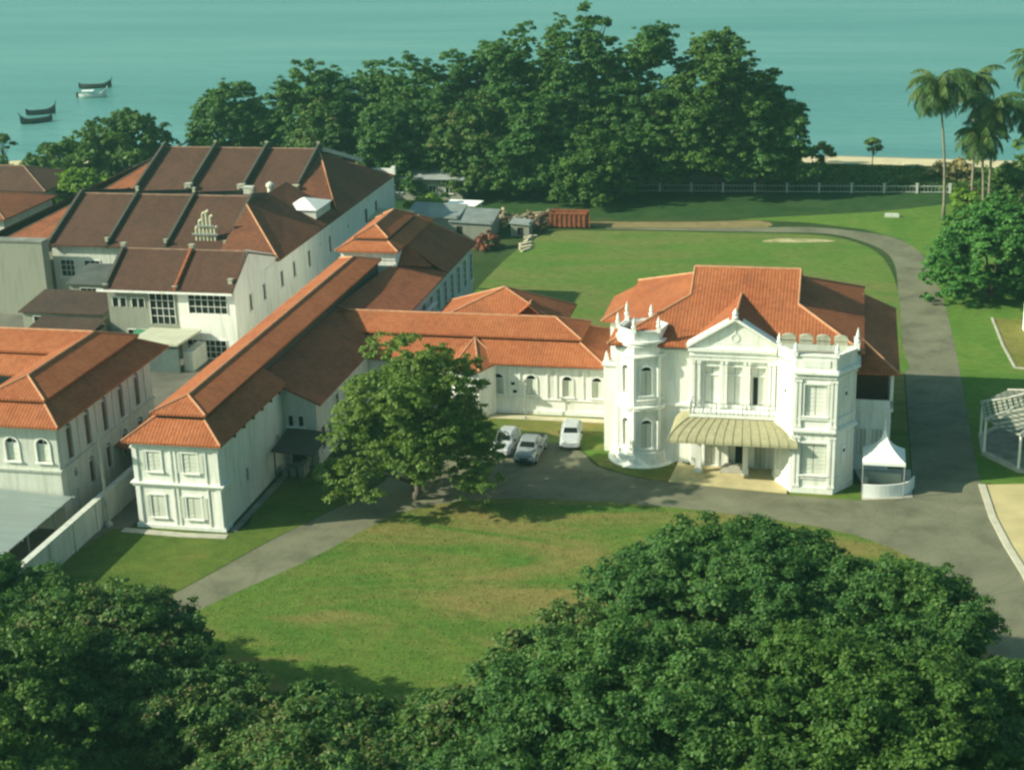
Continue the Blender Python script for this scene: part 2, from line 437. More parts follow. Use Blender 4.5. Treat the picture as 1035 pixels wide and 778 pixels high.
# ------------------------------------------------------------------ trees
def leaves_mesh(name, C, Nn, size, mat, parent, seed, aspect=.62):
    """C: (n,3) centres, Nn: (n,3) normals"""
    rg = np.random.default_rng(seed); n = len(C)
    Nn = Nn/np.linalg.norm(Nn, axis=1, keepdims=True)
    a = rg.normal(size=(n,3)); a -= (a*Nn).sum(1, keepdims=True)*Nn; a /= np.linalg.norm(a, axis=1, keepdims=True)
    b = np.cross(Nn, a)
    sz = (size*rg.uniform(.6, 1.35, n))[:, None]
    bend = Nn*sz*.18
    V = np.stack([C-a*sz, C+b*sz*aspect-bend, C+a*sz, C-b*sz*aspect-bend], axis=1).reshape(-1, 3)
    me = bpy.data.meshes.new(name); me.vertices.add(4*n); me.vertices.foreach_set('co', V.astype(np.float32).ravel())
    me.loops.add(4*n); me.loops.foreach_set('vertex_index', np.arange(4*n, dtype=np.int32))
    me.polygons.add(n); me.polygons.foreach_set('loop_start', np.arange(0, 4*n, 4, dtype=np.int32)); me.polygons.foreach_set('loop_total', np.full(n, 4, dtype=np.int32))
    me.update(); me.materials.append(mat)
    o = bpy.data.objects.new(name, me); COL.objects.link(o); o.parent = parent
    if parent is not None: me.transform(Matrix.Translation(-Vector(parent.location)))
    return o
def tree(name, label, x, y, rad, top, base_z, mat, seed, group=None, nlobes=26, leaf=.24, dens=1.0, clump=1.0, flat=.55, cat='tree', trunk_r=.35, zlo=.25, spread=.74, fill=.3, gnd=0.0, peak=1.0):
    """base_z: height of the crown's underside, top: crown top, rad: crown radius"""
    rg = np.random.default_rng(seed)
    root = empty(name, (x, y, gnd), label, cat, group)
    H = top-base_z; cz = base_z+H*.45
    # many uneven lobes spread through a dome-shaped envelope
    lobes = []
    nl_ = int(nlobes*2.3)
    ph0 = rg.uniform(0, 6.28, 4)
    for i in range(nl_):
        ph = i*2.39996+rg.uniform(-.5, .5); rr = math.sqrt((i+.5)/nl_)
        out = 1+.13*math.sin(2*ph+ph0[0])+.10*math.sin(3*ph+ph0[1])+.07*math.sin(5*ph+ph0[2])
        q = rr*rad*spread*out*rg.uniform(.88, 1.22)
        dome = math.sqrt(max(0.02, 1-(q/(rad*1.02))**2))**peak
        lr = rad*rg.uniform(.12, .25)*(1.1-.3*rr)
        lz = base_z+H*(zlo+(1-zlo)*dome*rg.uniform(.62, 1.03))-lr*flat*.8
        if rg.random() < fill: lz = base_z+(lz-base_z)*rg.uniform(.05, .85)
        lobes.append((x+q*math.cos(ph), y+q*math.sin(ph), max(lz, base_z+.2), lr*rg.uniform(.8,1.25), lr*rg.uniform(.8,1.25), lr*flat*rg.uniform(.8, 1.3)))
    Cs, Ns = [], []
    for (lx, ly, lz, a, b, c) in lobes:
        nc = max(4, int(6.2*a*b/(clump**2))+2)
        d = rg.normal(size=(nc,3)); d /= np.linalg.norm(d, axis=1, keepdims=True); d[:,2] = np.where(d[:,2] < -.35, -d[:,2], d[:,2])
        cc = np.array([lx,ly,lz])+d*np.array([a,b,c])*rg.uniform(.5, 1.4, (nc,1))
        cr = clump*(.22+.62*rg.random(nc)**1.6)
        nl = (dens*38*(cr/leaf)**2/6).astype(int)+8
        idx = np.repeat(np.arange(nc), nl); n = len(idx)
        e = rg.normal(size=(n,3)); e /= np.linalg.norm(e, axis=1, keepdims=True); e[:,2] = np.abs(e[:,2])*.9-.25
        p = cc[idx]+e*(cr[idx]*rg.uniform(.3, 1.15, n))[:,None]*np.array([1.05,1.05,.85])
        Cs.append(p); Ns.append(e*.6+d[idx]*.45+np.array([0,0,.5])+rg.normal(size=(n,3))*.5)
    Cs = np.concatenate(Cs); Ns = np.concatenate(Ns)
    leaves_mesh('crown', Cs, Ns, leaf, mat, root, seed)
    m = MB(); fork = (x, y, gnd+(base_z-gnd)*.75+.3)
    mids = [(x+rg.uniform(-.2,.2), y+rg.uniform(-.2,.2), gnd+(base_z-gnd)*.4), fork]
    m.path([(x,y,gnd-.15), (x,y,gnd+.4)]+mids, [trunk_r*1.5, trunk_r*1.1, trunk_r*.9, trunk_r*.8], 8)
    for k in range(0, nl_, max(1, nl_//10)):
        L = lobes[k]; e = (L[0], L[1], L[2]); md = ((fork[0]+e[0])/2+rg.uniform(-.4,.4), (fork[1]+e[1])/2+rg.uniform(-.4,.4), (fork[2]*.4+e[2]*.6))
        m.path([(fork[0],fork[1],fork[2]-.3), md, e], [trunk_r*.5, trunk_r*.32, trunk_r*.1], 6)
    m.build('trunk', trunk_m, root, True)
    return root
def palm(label, x, y, h, lean, seed, nf=38, fl=4.9, group='coconut palms by the shore'):
    rg = random.Random(seed)
    root = empty('coconut_palm', (x, y, 0), label, 'palm', group)
    m = MB(); pts = []; rs = []
    for k in range(9):
        t = k/8; pts.append((x+lean[0]*t*t, y+lean[1]*t*t, h*t-.1*(k == 0))); rs.append(.20-.09*t if k else .3)
    m.path(pts, rs, 8); m.build('trunk', palm_tr, root, True)
    tx, ty, tz = pts[-1]
    cr = MB(); rach = MB()
    for i in range(nf):
        az = i*2.39996+rg.uniform(-.2,.2); el = R(72-115*(i/nf)**.85); L = fl*rg.uniform(.85, 1.1)
        d = Vector((math.cos(az), math.sin(az), 0)); p = Vector((tx,ty,tz)); prev = p; side = Vector((-d.y, d.x, 0)); N = 13; P = [p.copy()]
        a = el
        for k in range(N):
            a -= R(7.0+3*k/N)*(1 if el > -.5 else .5); p = p+(d*math.cos(a)+Vector((0,0,1))*math.sin(a))*(L/N); P.append(p.copy())
        rach.path(P, [.05]*len(P), 4)
        for k in range(1, N+1):
            t = k/N; ll = .95*math.sin(PI*min(1, t*.82+.14))*fl/3.6
            for sg in (-1, 1):
                for q in range(3):
                    b0 = P[k-1].lerp(P[k], q*.333); dr = (P[k]-P[k-1]).normalized()
                    tip = b0+side*sg*ll*.8+dr*ll*.5+Vector((0,0,-ll*rg.uniform(.2,1.0)))
                    wv = dr*.06
                    cr.poly(b0-wv, b0+wv, b0.lerp(tip,.6)+wv, tip, b0.lerp(tip,.6)-wv)
    c = cr.build('crown', LEAF_PALM, root); rach.build('frond_stem', LEAF_PALM, c)
    nuts = MB()
    for i in range(7):
        a = i*.9; nuts.lathe(tx+.3*math.cos(a), ty+.3*math.sin(a), [(0,tz-.45),(.13,tz-.38),(.16,tz-.28),(.1,tz-.16),(0,tz-.12)], 6)
    nuts.build('coconut', m_nut, root)
    return root
m_nut = m_simple('green_brown_coconuts', (.16, .12, .04), .6, .3, 3)

# ================================================================== SETTING
lawn_m = m_grass('lawn_grass', [(.30, (.055, .135, .020)), (.52, (.092, .165, .027)), (.72, (.135, .18, .036))], .13, (.22, .18, .06), .10)
field_m = m_grass('mown_field_grass', [(.30, (.080, .170, .030)), (.55, (.110, .190, .036)), (.75, (.135, .190, .045))], .10, (.16, .18, .055), .06)
rough_m = m_grass('rough_ground', [(.30, (.03, .06, .018)), (.55, (.05, .08, .025)), (.75, (.085, .085, .035))], .12)  # stops darkened to stand in for shade on the ground beside the field
bare_m = m_grass('bare_earth', [(.30, (.20, .16, .075)), (.55, (.27, .21, .10)), (.75, (.17, .17, .06))], .35)
def m_asphalt(name, c):
    m, t, b = base_mat(name, .9, .2)
    f = noise(t, pos(t), .28, 7, .65, .3); g = noise(t, pos(t), 9, 3)
    col = ramp(t, f, [(.3, tuple(x*.62 for x in c)), (.5, c), (.72, tuple(x*1.25 for x in c))])
    col = mix(t, 1.0, col, ramp(t, g, [(.3, .82), (.7, 1.12)]), 'MULTIPLY')
    crack = nd(t, 'ShaderNodeTexVoronoi', feature='DISTANCE_TO_EDGE'); crack.inputs['Scale'].default_value = .35
    t.links.new(pos(t, (1, .8, 1)), crack.inputs['Vector'])
    cf = ramp(t, crack.outputs['Distance'], [(0.0, .72), (.02, 1.0)])
    col = mix(t, .5, col, mix(t, 1.0, col, cf, 'MULTIPLY'))
    t.links.new(col, b.inputs['Base Color']); bump(t, b, g, .3, .02)
    return m
asph = m_asphalt('sun_bleached_asphalt', (.172, .170, .112))
path_m = m_asphalt('grey_gravel_drive', (.25, .22, .155))

def sheet(name, pts, z, mat):
    m = MB(); m.add([(p[0], p[1], z) for p in pts], [tuple(range(len(pts)))])
    o = m.build(name, mat)
    bm = bmesh.new(); bm.from_mesh(o.data); bmesh.ops.triangulate(bm, faces=bm.faces[:], ngon_method='BEAUTY')
    for f in bm.faces:
        if f.normal.z < 0: f.normal_flip()
    bm.to_mesh(o.data); bm.free()
    o['kind'] = 'structure'; return o
def smooth(pts, closed=True, k=3):
    """Catmull-Rom through the points"""
    out = []; n = len(pts)
    for i in range(n if closed else n-1):
        p0, p1, p2, p3 = (Vector(pts[(i+j) % n] if closed else pts[min(max(i+j, 0), n-1)]) for j in (-1, 0, 1, 2))
        for q in range(k):
            t = q/k; out.append(tuple(.5*((2*p1)+(p2-p0)*t+(2*p0-5*p1+4*p2-p3)*t*t+(3*p1-p0-3*p2+p3)*t**3)))
    if not closed: out.append(tuple(pts[-1]))
    return out

# the land ends in a beach along the far side
shore = [(-600, 190), (-300, 205), (-170, 214), (-140, 222), (-110, 232), (-70, 238), (-20, 239), (20, 236), (60, 233), (200, 225), (600, 200)]
def strip(name, a, b, mat):
    m = MB(); n = len(a)
    m.add(list(a)+list(b), [(i, i+1, n+i+1, n+i) for i in range(n-1)])
    o = m.build(name, mat, None, True); o['kind'] = 'structure'; return o
sand_m = m_simple('pale_beach_sand', (.62, .53, .33), .9, .12, .3)
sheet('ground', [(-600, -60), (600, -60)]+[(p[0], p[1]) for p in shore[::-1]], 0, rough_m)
strip('beach', [(p[0], p[1], 0) for p in shore], [(p[0], p[1]+7, -.35) for p in shore], sand_m)
strip('wet_beach', [(p[0], p[1]+7, -.35) for p in shore], [(p[0], p[1]+22, -2.0) for p in shore], m_simple('wet_sand', (.34, .31, .20), .5, .1, .3))
# sea
m, t, b = base_mat('turquoise_sea', .22, .5)
f = noise(t, pos(t, (.0045, .035, 1), (0, 0, .05)), 1.0, 7, .62, .8)
t.links.new(ramp(t, f, [(.3, (.080, .24, .235)), (.5, (.105, .285, .275)), (.72, (.15, .34, .32))]), b.inputs['Base Color'])
w1 = noise(t, pos(t, (.16, .55, 1), (0, 0, .1)), 1.0, 7, .68); bump(t, b, w1, .55, .9)
b.inputs['IOR'].default_value = 1.33
sheet('sea', [(-9000, 180), (9000, 180), (9000, 14000), (-9000, 14000)], -.55, m)

# lawns, drives and roads: sheets 5 mm apart
sheet('back_field', smooth([(-40, 137), (-24, 136), (-3, 140), (5.5, 140), (5.6, 150), (5.6, 168), (4.2, 182), (1.2, 189), (-4, 192.6), (-14, 192.6), (-30, 192.2), (-37, 190), (-39.5, 176), (-40, 150)], True, 3), .010, field_m)
LAWN = smooth([(-40.3, 86), (-35.8, 94), (-32.5, 101.5), (-30, 104.4), (-25.5, 106.6), (-18, 107.3), (-10, 106.8), (-2.3, 105.4), (2.5, 103.4), (6.4, 99.3), (8.6, 93), (9.4, 85), (7, 70), (-5, 60), (-25, 58), (-42, 62), (-44, 76)], True, 3)
sheet('front_lawn', LAWN, .010, lawn_m)
sheet('drive', smooth([(-47.5, 78), (-42.8, 88.2), (-39.4, 97), (-36.5, 103.3), (-34.5, 108.5), (-33.8, 113.5), (-30, 117.3), (-24.5, 119.0), (-20.4, 117.2), (-18.6, 114.2), (-15.0, 112.3), (-12.4, 111.7)], False, 3)
      + [(-3.5, 110.6), (1.9, 110.3), (5.7, 111.5), (5.7, 112.4), (5.7, 122), (5.7, 142), (10.6, 142), (10.6, 124), (10.65, 114.3), (11.2, 108), (12.4, 100), (14, 90), (16, 78), (9, 76)], .005, asph)
sheet('coast_road', smooth([(-30, 193.0), (-19, 193.2), (-9.2, 193.4), (-2, 193.2), (2.4, 189), (4.6, 184.5), (5.5, 178), (5.6, 166), (5.65, 150), (5.7, 141.9)], False, 3)
      + smooth([(10.6, 141.9), (10.5, 152), (10.2, 165), (9.6, 174), (8.7, 184), (6.1, 191.3), (2, 194.5), (-4.8, 196.6), (-12, 195.4), (-20, 194.4), (-30, 193.8)], False, 3), .0075, asph)
side_m = m_grass('roadside_grass', [(.30, (.075, .165, .026)), (.55, (.115, .20, .034)), (.75, (.16, .19, .05))], .14)
sheet('side_grass', [(10.62, 115), (10.62, 142), (10.5, 152), (10.2, 165), (9.6, 174), (8.8, 184), (6.3, 191.5), (2, 196), (-4.8, 199), (-14, 200), (4, 206), (14, 212), (40, 210), (60, 180), (60, 115)], .004, side_m)
sheet('verge', smooth([(-42.6, 97.6), (-42.9, 104), (-42.6, 110), (-38.5, 110.2), (-35.6, 108), (-36.6, 103.3), (-39.6, 96.8), (-43, 88), (-46, 82), (-51.5, 82), (-51.9, 97)], True, 3), .007, m_grass('wing_verge_grass', [(.30, (.06, .11, .018)), (.55, (.10, .145, .026)), (.75, (.15, .155, .035))], .2))
sheet('forecourt_grass', smooth([(-31, 121.6), (-24, 121), (-20.6, 118), (-18.4, 114.4), (-15, 112.5), (-12.6, 112.0), (-12.6, 115.8), (-17, 118), (-18.3, 124.6), (-31, 124.9)], True, 2), .009, lawn_m)
sheet('bay_verge', [(-3.4, 110.55), (1.9, 110.3), (1.9, 113.5), (-3.4, 112)], .009, lawn_m)
sheet('east_paving', [(1.9, 110.4), (5.6, 111.4), (5.6, 117), (1.2, 117), (1.9, 113.6)], .012, concrete)
sheet('verge_east_wall', [(4.0, 117.2), (5.6, 117.2), (5.6, 141), (4.0, 141)], .012, lawn_m)
sheet('dirt_track', smooth([(-33, 193.9), (-20, 194.6), (-10, 196), (-11, 199.5), (-19, 198), (-30, 197), (-37, 196.5), (-45, 196), (-45, 193.9)], True, 3), .006, bare_m)
sheet('sand_patch', smooth([(-10, 188.2), (-4.8, 188.6), (-1.2, 189.6), (-4.6, 190.5), (-8.6, 190.0)], True, 3), .014, m_grass('sandy_thin_grass', [(.3, (.14, .18, .05)), (.5, (.42, .38, .20)), (.75, (.60, .52, .32))], .5))
sheet('pale_yard', [(10.85, 114.7), (11.2, 108.5), (11.8, 104), (12.6, 99.5), (13.3, 94), (30, 94), (30, 115.2), (13.8, 115.3)], .012, m_simple('pale_yellow_concrete', (.50, .42, .21), .9, .14, .4))
sheet('bare_grass', [(14.7, 159), (15.6, 143.2), (30, 142), (30, 159)], .008, m_grass('thin_yellow_grass', [(.3, (.15, .16, .035)), (.6, (.2, .19, .05)), (.8, (.23, .20, .07))], .3))
sheet('yard_ground', [(-100, 80), (-50.6, 80), (-50.6, 143), (-50.6, 205), (-100, 205)], .003, m_simple('yard_concrete', (.13, .125, .10), .9, .35, .3))
sheet('tree_shade_ground', smooth([(-80, 200), (-60, 199), (-37, 199), (-22, 200), (-10, 202), (0, 205.5), (8, 208.5), (15, 213), (22, 218), (22, 234), (-40, 235), (-80, 232)], True, 2), .0085, m_grass('shade_dark_grass', [(.3, (.022, .055, .016)), (.55, (.035, .08, .022)), (.75, (.06, .085, .03))], .2))  # shaded band before the railing, put in as darker grass
def kerb(name, pts, w=.16, h=.12, mat=None):
    m = MB()
    for a, b in zip(pts[:-1], pts[1:]):
        d = Vector((b[0]-a[0], b[1]-a[1])).normalized(); n = Vector((-d.y, d.x))*w/2
        m.prism([(a[0]-n.x, a[1]-n.y), (b[0]-n.x, b[1]-n.y), (b[0]+n.x, b[1]+n.y), (a[0]+n.x, a[1]+n.y)], -.05, h)
    o = m.build(name, mat or concrete); o['kind'] = 'structure'; return o
kerb('kerb', [(10.75, 114.6), (11.1, 108.5), (11.7, 104), (12.5, 99.5), (13.2, 94)], .5, .10, m_simple('pale_kerb', (.50, .47, .36), .85, .12, 1))
kerb('path_edging', [(14.66, 159), (15.0, 150), (15.56, 143.2)], .22, .10)
kerb('path_edging', [(15.56, 143.2), (22, 142)], .22, .10)
kerb('wing_apron', [(-50.9, 97.0), (-46, 96.8), (-42.8, 97.0)], .7, .06, concrete)
kerb('wall_apron', [(-42.7, 98), (-42.6, 110.5)], .5, .05, conc_dk)
kerb('wall_apron', [(-31.5, 124.2), (-18.6, 124.2)], .9, .06, m_simple('pale_apron_concrete', (.52, .47, .32), .9, .15, 1))
# porch paving
pv = MB(); pv.prism([(-12.6, 111.75), (-7.8, 111.2), (-3.6, 110.75), (-3.6, 115.3), (-11.5, 115.3), (-12.3, 115.9)], -.1, .10)
o = pv.build('porch_paving', m_simple('yellowish_porch_paving', (.50, .43, .23), .9, .15, .8)); o['kind'] = 'structure'

# ================================================================== MANSION
man = empty('mansion', (-7.8, 124, 0), 'white two-storey colonial mansion with hexagonal tower, pediment and orange tiled roof', 'mansion')
X0, X1, Y0, Y1 = -17.2, 1.0, 116.0, 133.2
ZE = 9.75
# main wall: front left of the portico, rest of the block
F1 = (X0, Y0)
main_foot = [(X0, Y0), (X1, Y0), (X1, Y1), (X0, Y1)]
w, fr = walls(man, main_foot, 0, ZE, {}, white)
# portico block, slightly proud, with real openings
PX0, PX1, PY = -11.3, -4.86, 115.35
op = [(1.0, 2.15, 5.25, 8.35), (2.75, 3.9, 5.25, 8.35), (4.5, 5.65, 5.25, 8.35)]
ops = [(1.1, 2.1, .12, 2.9), (2.95, 4.25, .12, 3.2), (5.0, 5.8, .12, 2.9)]
pf = [(PX0, 115.99), (PX0, PY), (PX1, PY), (PX1, 115.99)]
w, fr = walls(man, pf, 0, 9.7, {1: op+ops}, white, .45, 'portico_wall', False)
a, u, L = fr[1]
for k, h in enumerate(op):
    wd = window(man, a, u, h, 'white', .3, name='balcony_door', surround=.1, sillw=False)
    q = MB(); q.obox(a, u, h[0], h[1], 7.55, 7.65, -.25, -.12); q.build('transom', trimm, wd)
# the right-hand balcony door stands open
q = MB(); q.obox(a, u, 4.74, 5.06, 5.27, 7.5, -.2, -.16); q.build('open_doorway', dark_m, man)
for k, h in enumerate(ops):
    if k == 1:
        d_ = window(man, a, u, h, 'open', .42, name='entrance_door', surround=.16, sillw=False)
        q = MB(); q.obox(a, u, h[0]+.02, h[0]+.5, .12, 3.1, -.36, -.3); q.build('door_leaf', shutter_m, d_)
    else: window(man, a, u, h, 'shutter', .35, sillw=False)
# pilasters and entablature of the upper storey
q = MB()
for s_ in (.05, .48, 2.28, 2.52, 4.05, 4.28, 5.85, 6.16):
    q.obox(a, u, s_, s_+.22, 5.0, 8.85, .003, .2); q.obox(a, u, s_-.05, s_+.27, 8.6, 8.85, .003, .26); q.obox(a, u, s_-.04, s_+.26, 5.0, 5.25, .003, .25)
q.build('pilaster', trimm, man)
q = MB(); q.obox(a, u, -.1, L+.05, 8.86, 9.2, -.1, .28); q.obox(a, u, -.14, L+.08, 9.2, 9.32, -.1, .36); q.obox(a, u, -.05, L+.0, 9.32, 9.62, -.1, .24); q.obox(a, u, -.25, L+.15, 9.62, 9.86, -.1, .48)
q.build('entablature', trimm, man)
# pediment
pcx, pw, pz0, pz1 = -8.0, 3.42, 9.86, 12.0
q = MB(); yb, yf = 115.98, 115.2
q.add([(pcx-pw,yf,pz0),(pcx+pw,yf,pz0),(pcx,yf,pz1),(pcx-pw,yb,pz0),(pcx+pw,yb,pz0),(pcx,yb,pz1)], [(0,1,2),(5,4,3),(0,3,4,1)])
ped = q.build('pediment', white, man)
q = MB()
for sg in (-1, 1):
    A = (pcx+sg*(pw+.25), pz0-.02); B = (pcx, pz1+.14); t_ = .26
    q.add([(A[0],yf-.32,A[1]),(B[0],yf-.32,B[1]),(B[0],yf-.32,B[1]+t_),(A[0],yf-.32,A[1]+t_),(A[0],yb,A[1]),(B[0],yb,B[1]),(B[0],yb,B[1]+t_),(A[0],yb,A[1]+t_)],
          [(0,1,2,3),(4,7,6,5),(3,2,6,7),(0,4,5,1),(0,3,7,4)])
q.build('raking_cornice', trimm, ped)
q = MB(); q.lathe(pcx, yf-.2, [(.2,12.3),(.26,12.42),(.16,12.52),(.24,12.7),(.14,12.9),(.0,13.15)], 10); q.build('finial', trimm, ped)
# faint stucco cartouche in the tympanum
q = MB()
for k in range(14):
    t0 = 2*PI*k/14; q.box(pcx+.30*math.cos(t0)-.06, yf-.04, 10.7+.30*math.sin(t0)-.06, pcx+.30*math.cos(t0)+.06, yf-.003, 10.7+.30*math.sin(t0)+.06)
q.box(pcx-.05, yf-.05, 11.1, pcx+.05, yf-.003, 11.7); q.box(pcx-1.5, yf-.03, 10.22, pcx+1.5, yf-.003, 10.3)
q.build('relief_ornament', trimm, ped)
# moulding courses of the main wall
q = MB()
band(q, main_foot, 4.75, 4.98, .14, edges=None); band(q, main_foot, 9.2, 9.36, .12); q.build('string_course', trimm, man)
q = MB(); band(q, main_foot, 9.6, 9.8, .5); q.build('eaves_fascia', fascia_m, man)

# balcony
bal = MB(); bal.box(-11.25, 113.75, 4.72, -4.2, 115.34, 4.92); b_ = bal.build('balcony', trimm, man)
q = MB()
def rail(q, p, r_, z0, z1, step=.32, r=.022):
    (xa, ya), (xb, yb_) = p, r_; L_ = math.dist(p, r_); n = max(1, int(L_/step))
    for k in range(n+1):
        x_ = xa+(xb-xa)*k/n; y_ = ya+(yb_-ya)*k/n; q.tube((x_, y_, z0), (x_, y_, z1), r*(2.0 if k % 6 == 0 else 1), n=5)
    for zz in (z0+.12, (z0+z1)/2+.1, z1): q.tube((xa, ya, zz), (xb, yb_, zz), r*1.5, n=5)
for p, r2 in (((-11.2,115.3),(-11.2,113.8)), ((-11.2,113.8),(-4.25,113.8)), ((-4.25,113.8),(-4.25,115.3))): rail(q, p, r2, 4.92, 5.85)
q.build('railing', metal_g, b_)
# curved hipped canopy over the entrance
m, t, bs = base_mat('stained_yellow_canopy_sheet', .75, .2)
sx = noise(t, pos(t, (3.2, 3.2, .15)), 1.0, 5, .6); bl = noise(t, pos(t), .7, 4)
t.links.new(mix(t, bl, ramp(t, sx, [(.3, (.25, .235, .14)), (.7, (.46, .43, .27))]), (.36, .33, .19)), bs.inputs['Base Color'])
canopy_m = m
q = MB(); N = 9; rows = []
for k in range(N+1):
    th = PI/2*k/N; out = math.sin(th); dz = 1-math.cos(th)
    z_ = 4.66-.95*dz; ex = 1.35*out; ey = 3.0*out
    rows.append([(-11.25-ex, 115.3, z_), (-11.25-ex, 113.75-ey, z_), (-4.2+ex*.95, 113.75-ey, z_), (-4.2+ex*.95, 115.3, z_)])
for k in range(N):
    A, B = rows[k], rows[k+1]
    for i in range(3): q.add([A[i], A[i+1], B[i+1], B[i]], [(0, 1, 2, 3)])
    for i in range(3): q.add([tuple(Vector(p)-Vector((0,0,.05))) for p in (A[i], A[i+1], B[i+1], B[i])], [(3, 2, 1, 0)])
can = q.build('canopy', canopy_m, man, False)
q = MB()
for k in range(15):
    f_ = k/14
    P_ = []
    for r_w in rows:
        p = Vector(r_w[1]).lerp(Vector(r_w[2]), f_); P_.append((p.x, p.y-.02, p.z+.02))
    q.path(P_, [.025]*len(P_), 4)
for i in (1, 2): q.path([(r_w[i][0], r_w[i][1], r_w[i][2]+.02) for r_w in rows], [.05]*len(rows), 5)
q.build('canopy_rib', m_simple('darker_canopy_rib', (.34, .32, .20), .8, .2, 2), can)
# porch piers
for x_ in (-10.55, -6.95, -4.6):
    q = MB(); q.box(x_-.2, 113.85, .1, x_+.2, 114.25, 4.7); q.box(x_-.28, 113.77, .1, x_+.28, 114.33, .5); q.box(x_-.27, 113.78, 4.3, x_+.27, 114.32, 4.5)
    q.build('porch_pier', trimm, man)
q = MB()
for k in range(3): q.box(-8.9+.15*k, 114.0+.35*k, .1, -6.7-.15*k, 115.3, .22+.12*k)
q.build('entrance_step', concrete, man)

# hexagonal tower
TC, TR = (-15.28, 116.8), 1.93
def hexp(r, c=TC, a0=-163): return [(c[0]+r*math.cos(R(a0+60*k)), c[1]+r*math.sin(R(a0+60*k))) for k in range(6)]
q = MB(); q.lathe(TC[0], TC[1], [(2.75, -.1), (2.75, .08), (2.2, .1), (2.18, .5), (2.08, .8), (0, .8)], 32)
q.build('tower_plinth', white, man)
TW = 1.93
hx = [(TW/2-.42, TW/2+.42, 1.35, 3.7, True), (TW/2-.42, TW/2+.42, 5.75, 8.1, True)]
w, fr = walls(man, hexp(TR), .8, 10.2, {0: hx, 1: hx, 5: hx, 2: hx}, white, .25, 'tower_wall')
for i in (0, 1):
    for h in hx: window(man, fr[i][0], fr[i][1], h, 'shutter', .25, surround=.13)
for i in (2, 5):
    for h in hx: window(man, fr[i][0], fr[i][1], h, 'shutter', .25, frame=False, sillw=False)
q = MB()
HX = hexp(TR)
for z0, z1, p in ((.8, 1.0, .1), (4.55, 4.75, .1), (4.75, 4.9, .2), (5.35, 5.45, .04), (8.9, 9.05, .08), (9.75, 9.9, .04), (10.0, 10.2, .16)): q.lathe(TC[0], TC[1], [(1.75, z0), (TR+p, z0), (TR+p, z1), (1.75, z1)], 36)
q.build('string_course', trimm, man)
q = MB()
for i in range(6):
    x_, y_ = HX[i]; q.prism(hexp(.14, (x_, y_)), 1.0, 4.55); q.prism(hexp(.14, (x_, y_)), 4.9, 8.9)
q.build('pilaster', trimm, man)
q = MB()
ro, ri = hexp(TR), hexp(TR-.28)
for i in range(6):
    j = (i+1) % 6; q.prism([ri[i], ro[i], ro[j], ri[j]][::-1], 10.2, 10.95)
tp = q.build('tower_parapet', white, man)
q = MB(); q.prism(hexp(TR-.29), 9.9, 10.3); q.build('tower_deck', conc_dk, man)
q = MB(); band(q, HX, 10.9, 11.02, .1); q.build('parapet_coping', trimm, tp)
def finial(x_, y_, z_, h=1.25, par=None, s=1.0):
    q = MB(); q.box(x_-.16*s, y_-.16*s, z_-.1, x_+.16*s, y_+.16*s, z_+.32*h)
    q.lathe(x_, y_, [(.2*s, z_+.32*h), (.2*s, z_+.4*h), (.1*s, z_+.46*h), (.15*s, z_+.6*h), (.1*s, z_+.78*h), (.05*s, z_+.92*h), (0, z_+1.08*h)], 8)
    return q.build('finial', trimm, par)
for i in (0, 1, 2, 4): finial(HX[i][0], HX[i][1], 10.95, 1.15, tp)
finial(HX[5][0], HX[5][1], 10.95, 1.5, tp)
# small parapet piece between tower and the low wing
q = MB(); q.box(-18.5, 117.6, 0, -17.22, 118.2, 7.3); q.box(-18.62, 117.45, 7.3, -17.1, 118.35, 7.5); sp = q.build('side_wall', white, man)
finial(-18.3, 117.9, 7.5, .9, sp)

# three-sided bay with parapet
BF = [(-4.6, 113.2), (-3.3, 111.25), (-.32, 111.2), (1.1, 113.3), (1.1, 115.99), (-4.6, 115.99)]
hb = [(.62, 2.48, 1.5, 4.0), (.75, 2.35, 6.15, 8.6)]
w, fr = walls(man, BF, 0, 10.2, {1: hb}, white, .2, 'bay_wall')
for h in hb: window(man, fr[1][0], fr[1][1], h, 'shutter' if h[2] < 3 else 'white', .2, surround=.16)
q = MB()
for z0, z1, p in ((0, .5, .12), (1.15, 1.3, .08), (4.75, 4.9, .1), (4.9, 5.1, .24), (5.1, 5.2, .14), (5.85, 5.97, .12), (9.1, 9.22, .12), (9.45, 9.62, .3), (9.62, 9.72, .2)):
    band(q, BF[:5], z0, z1, p, closed=False)
q.build('string_course', trimm, man)
q = MB(); a, u, L = fr[1]
for s_ in (.02, .32, 2.6, 2.9):
    for z0, z1 in ((.5, 4.6), (5.25, 9.0)):
        q.obox(a, u, s_, s_+.2, z0, z1, .003, .13); q.obox(a, u, s_-.04, s_+.24, z1-.2, z1, .003, .18); q.obox(a, u, s_-.04, s_+.24, z0, z0+.2, .003, .17)
for e_ in (0, 2):
    a2, u2, L2 = fr[e_]
    for s_ in (.05, L2-.3):
        for z0, z1 in ((.5, 4.6), (5.25, 9.0)): q.obox(a2, u2, s_, s_+.22, z0, z1, .003, .1)
    for zc in (2.8, 7.3):
        q.obox(a2, u2, L2/2-.28, L2/2+.28, zc-.6, zc+.9, .003, .06)
q.build('pilaster', trimm, man)
for e_ in (0, 2):          # round vents in the slanting sides
    a2, u2, L2 = fr[e_]
    for zc in (3.2, 7.7):
        q = MB(); q.obox(a2, u2, L2/2-.12, L2/2+.12, zc-.12, zc+.12, .05, .075); q.build('vent', glass_m, man)
q = MB(); n = 4
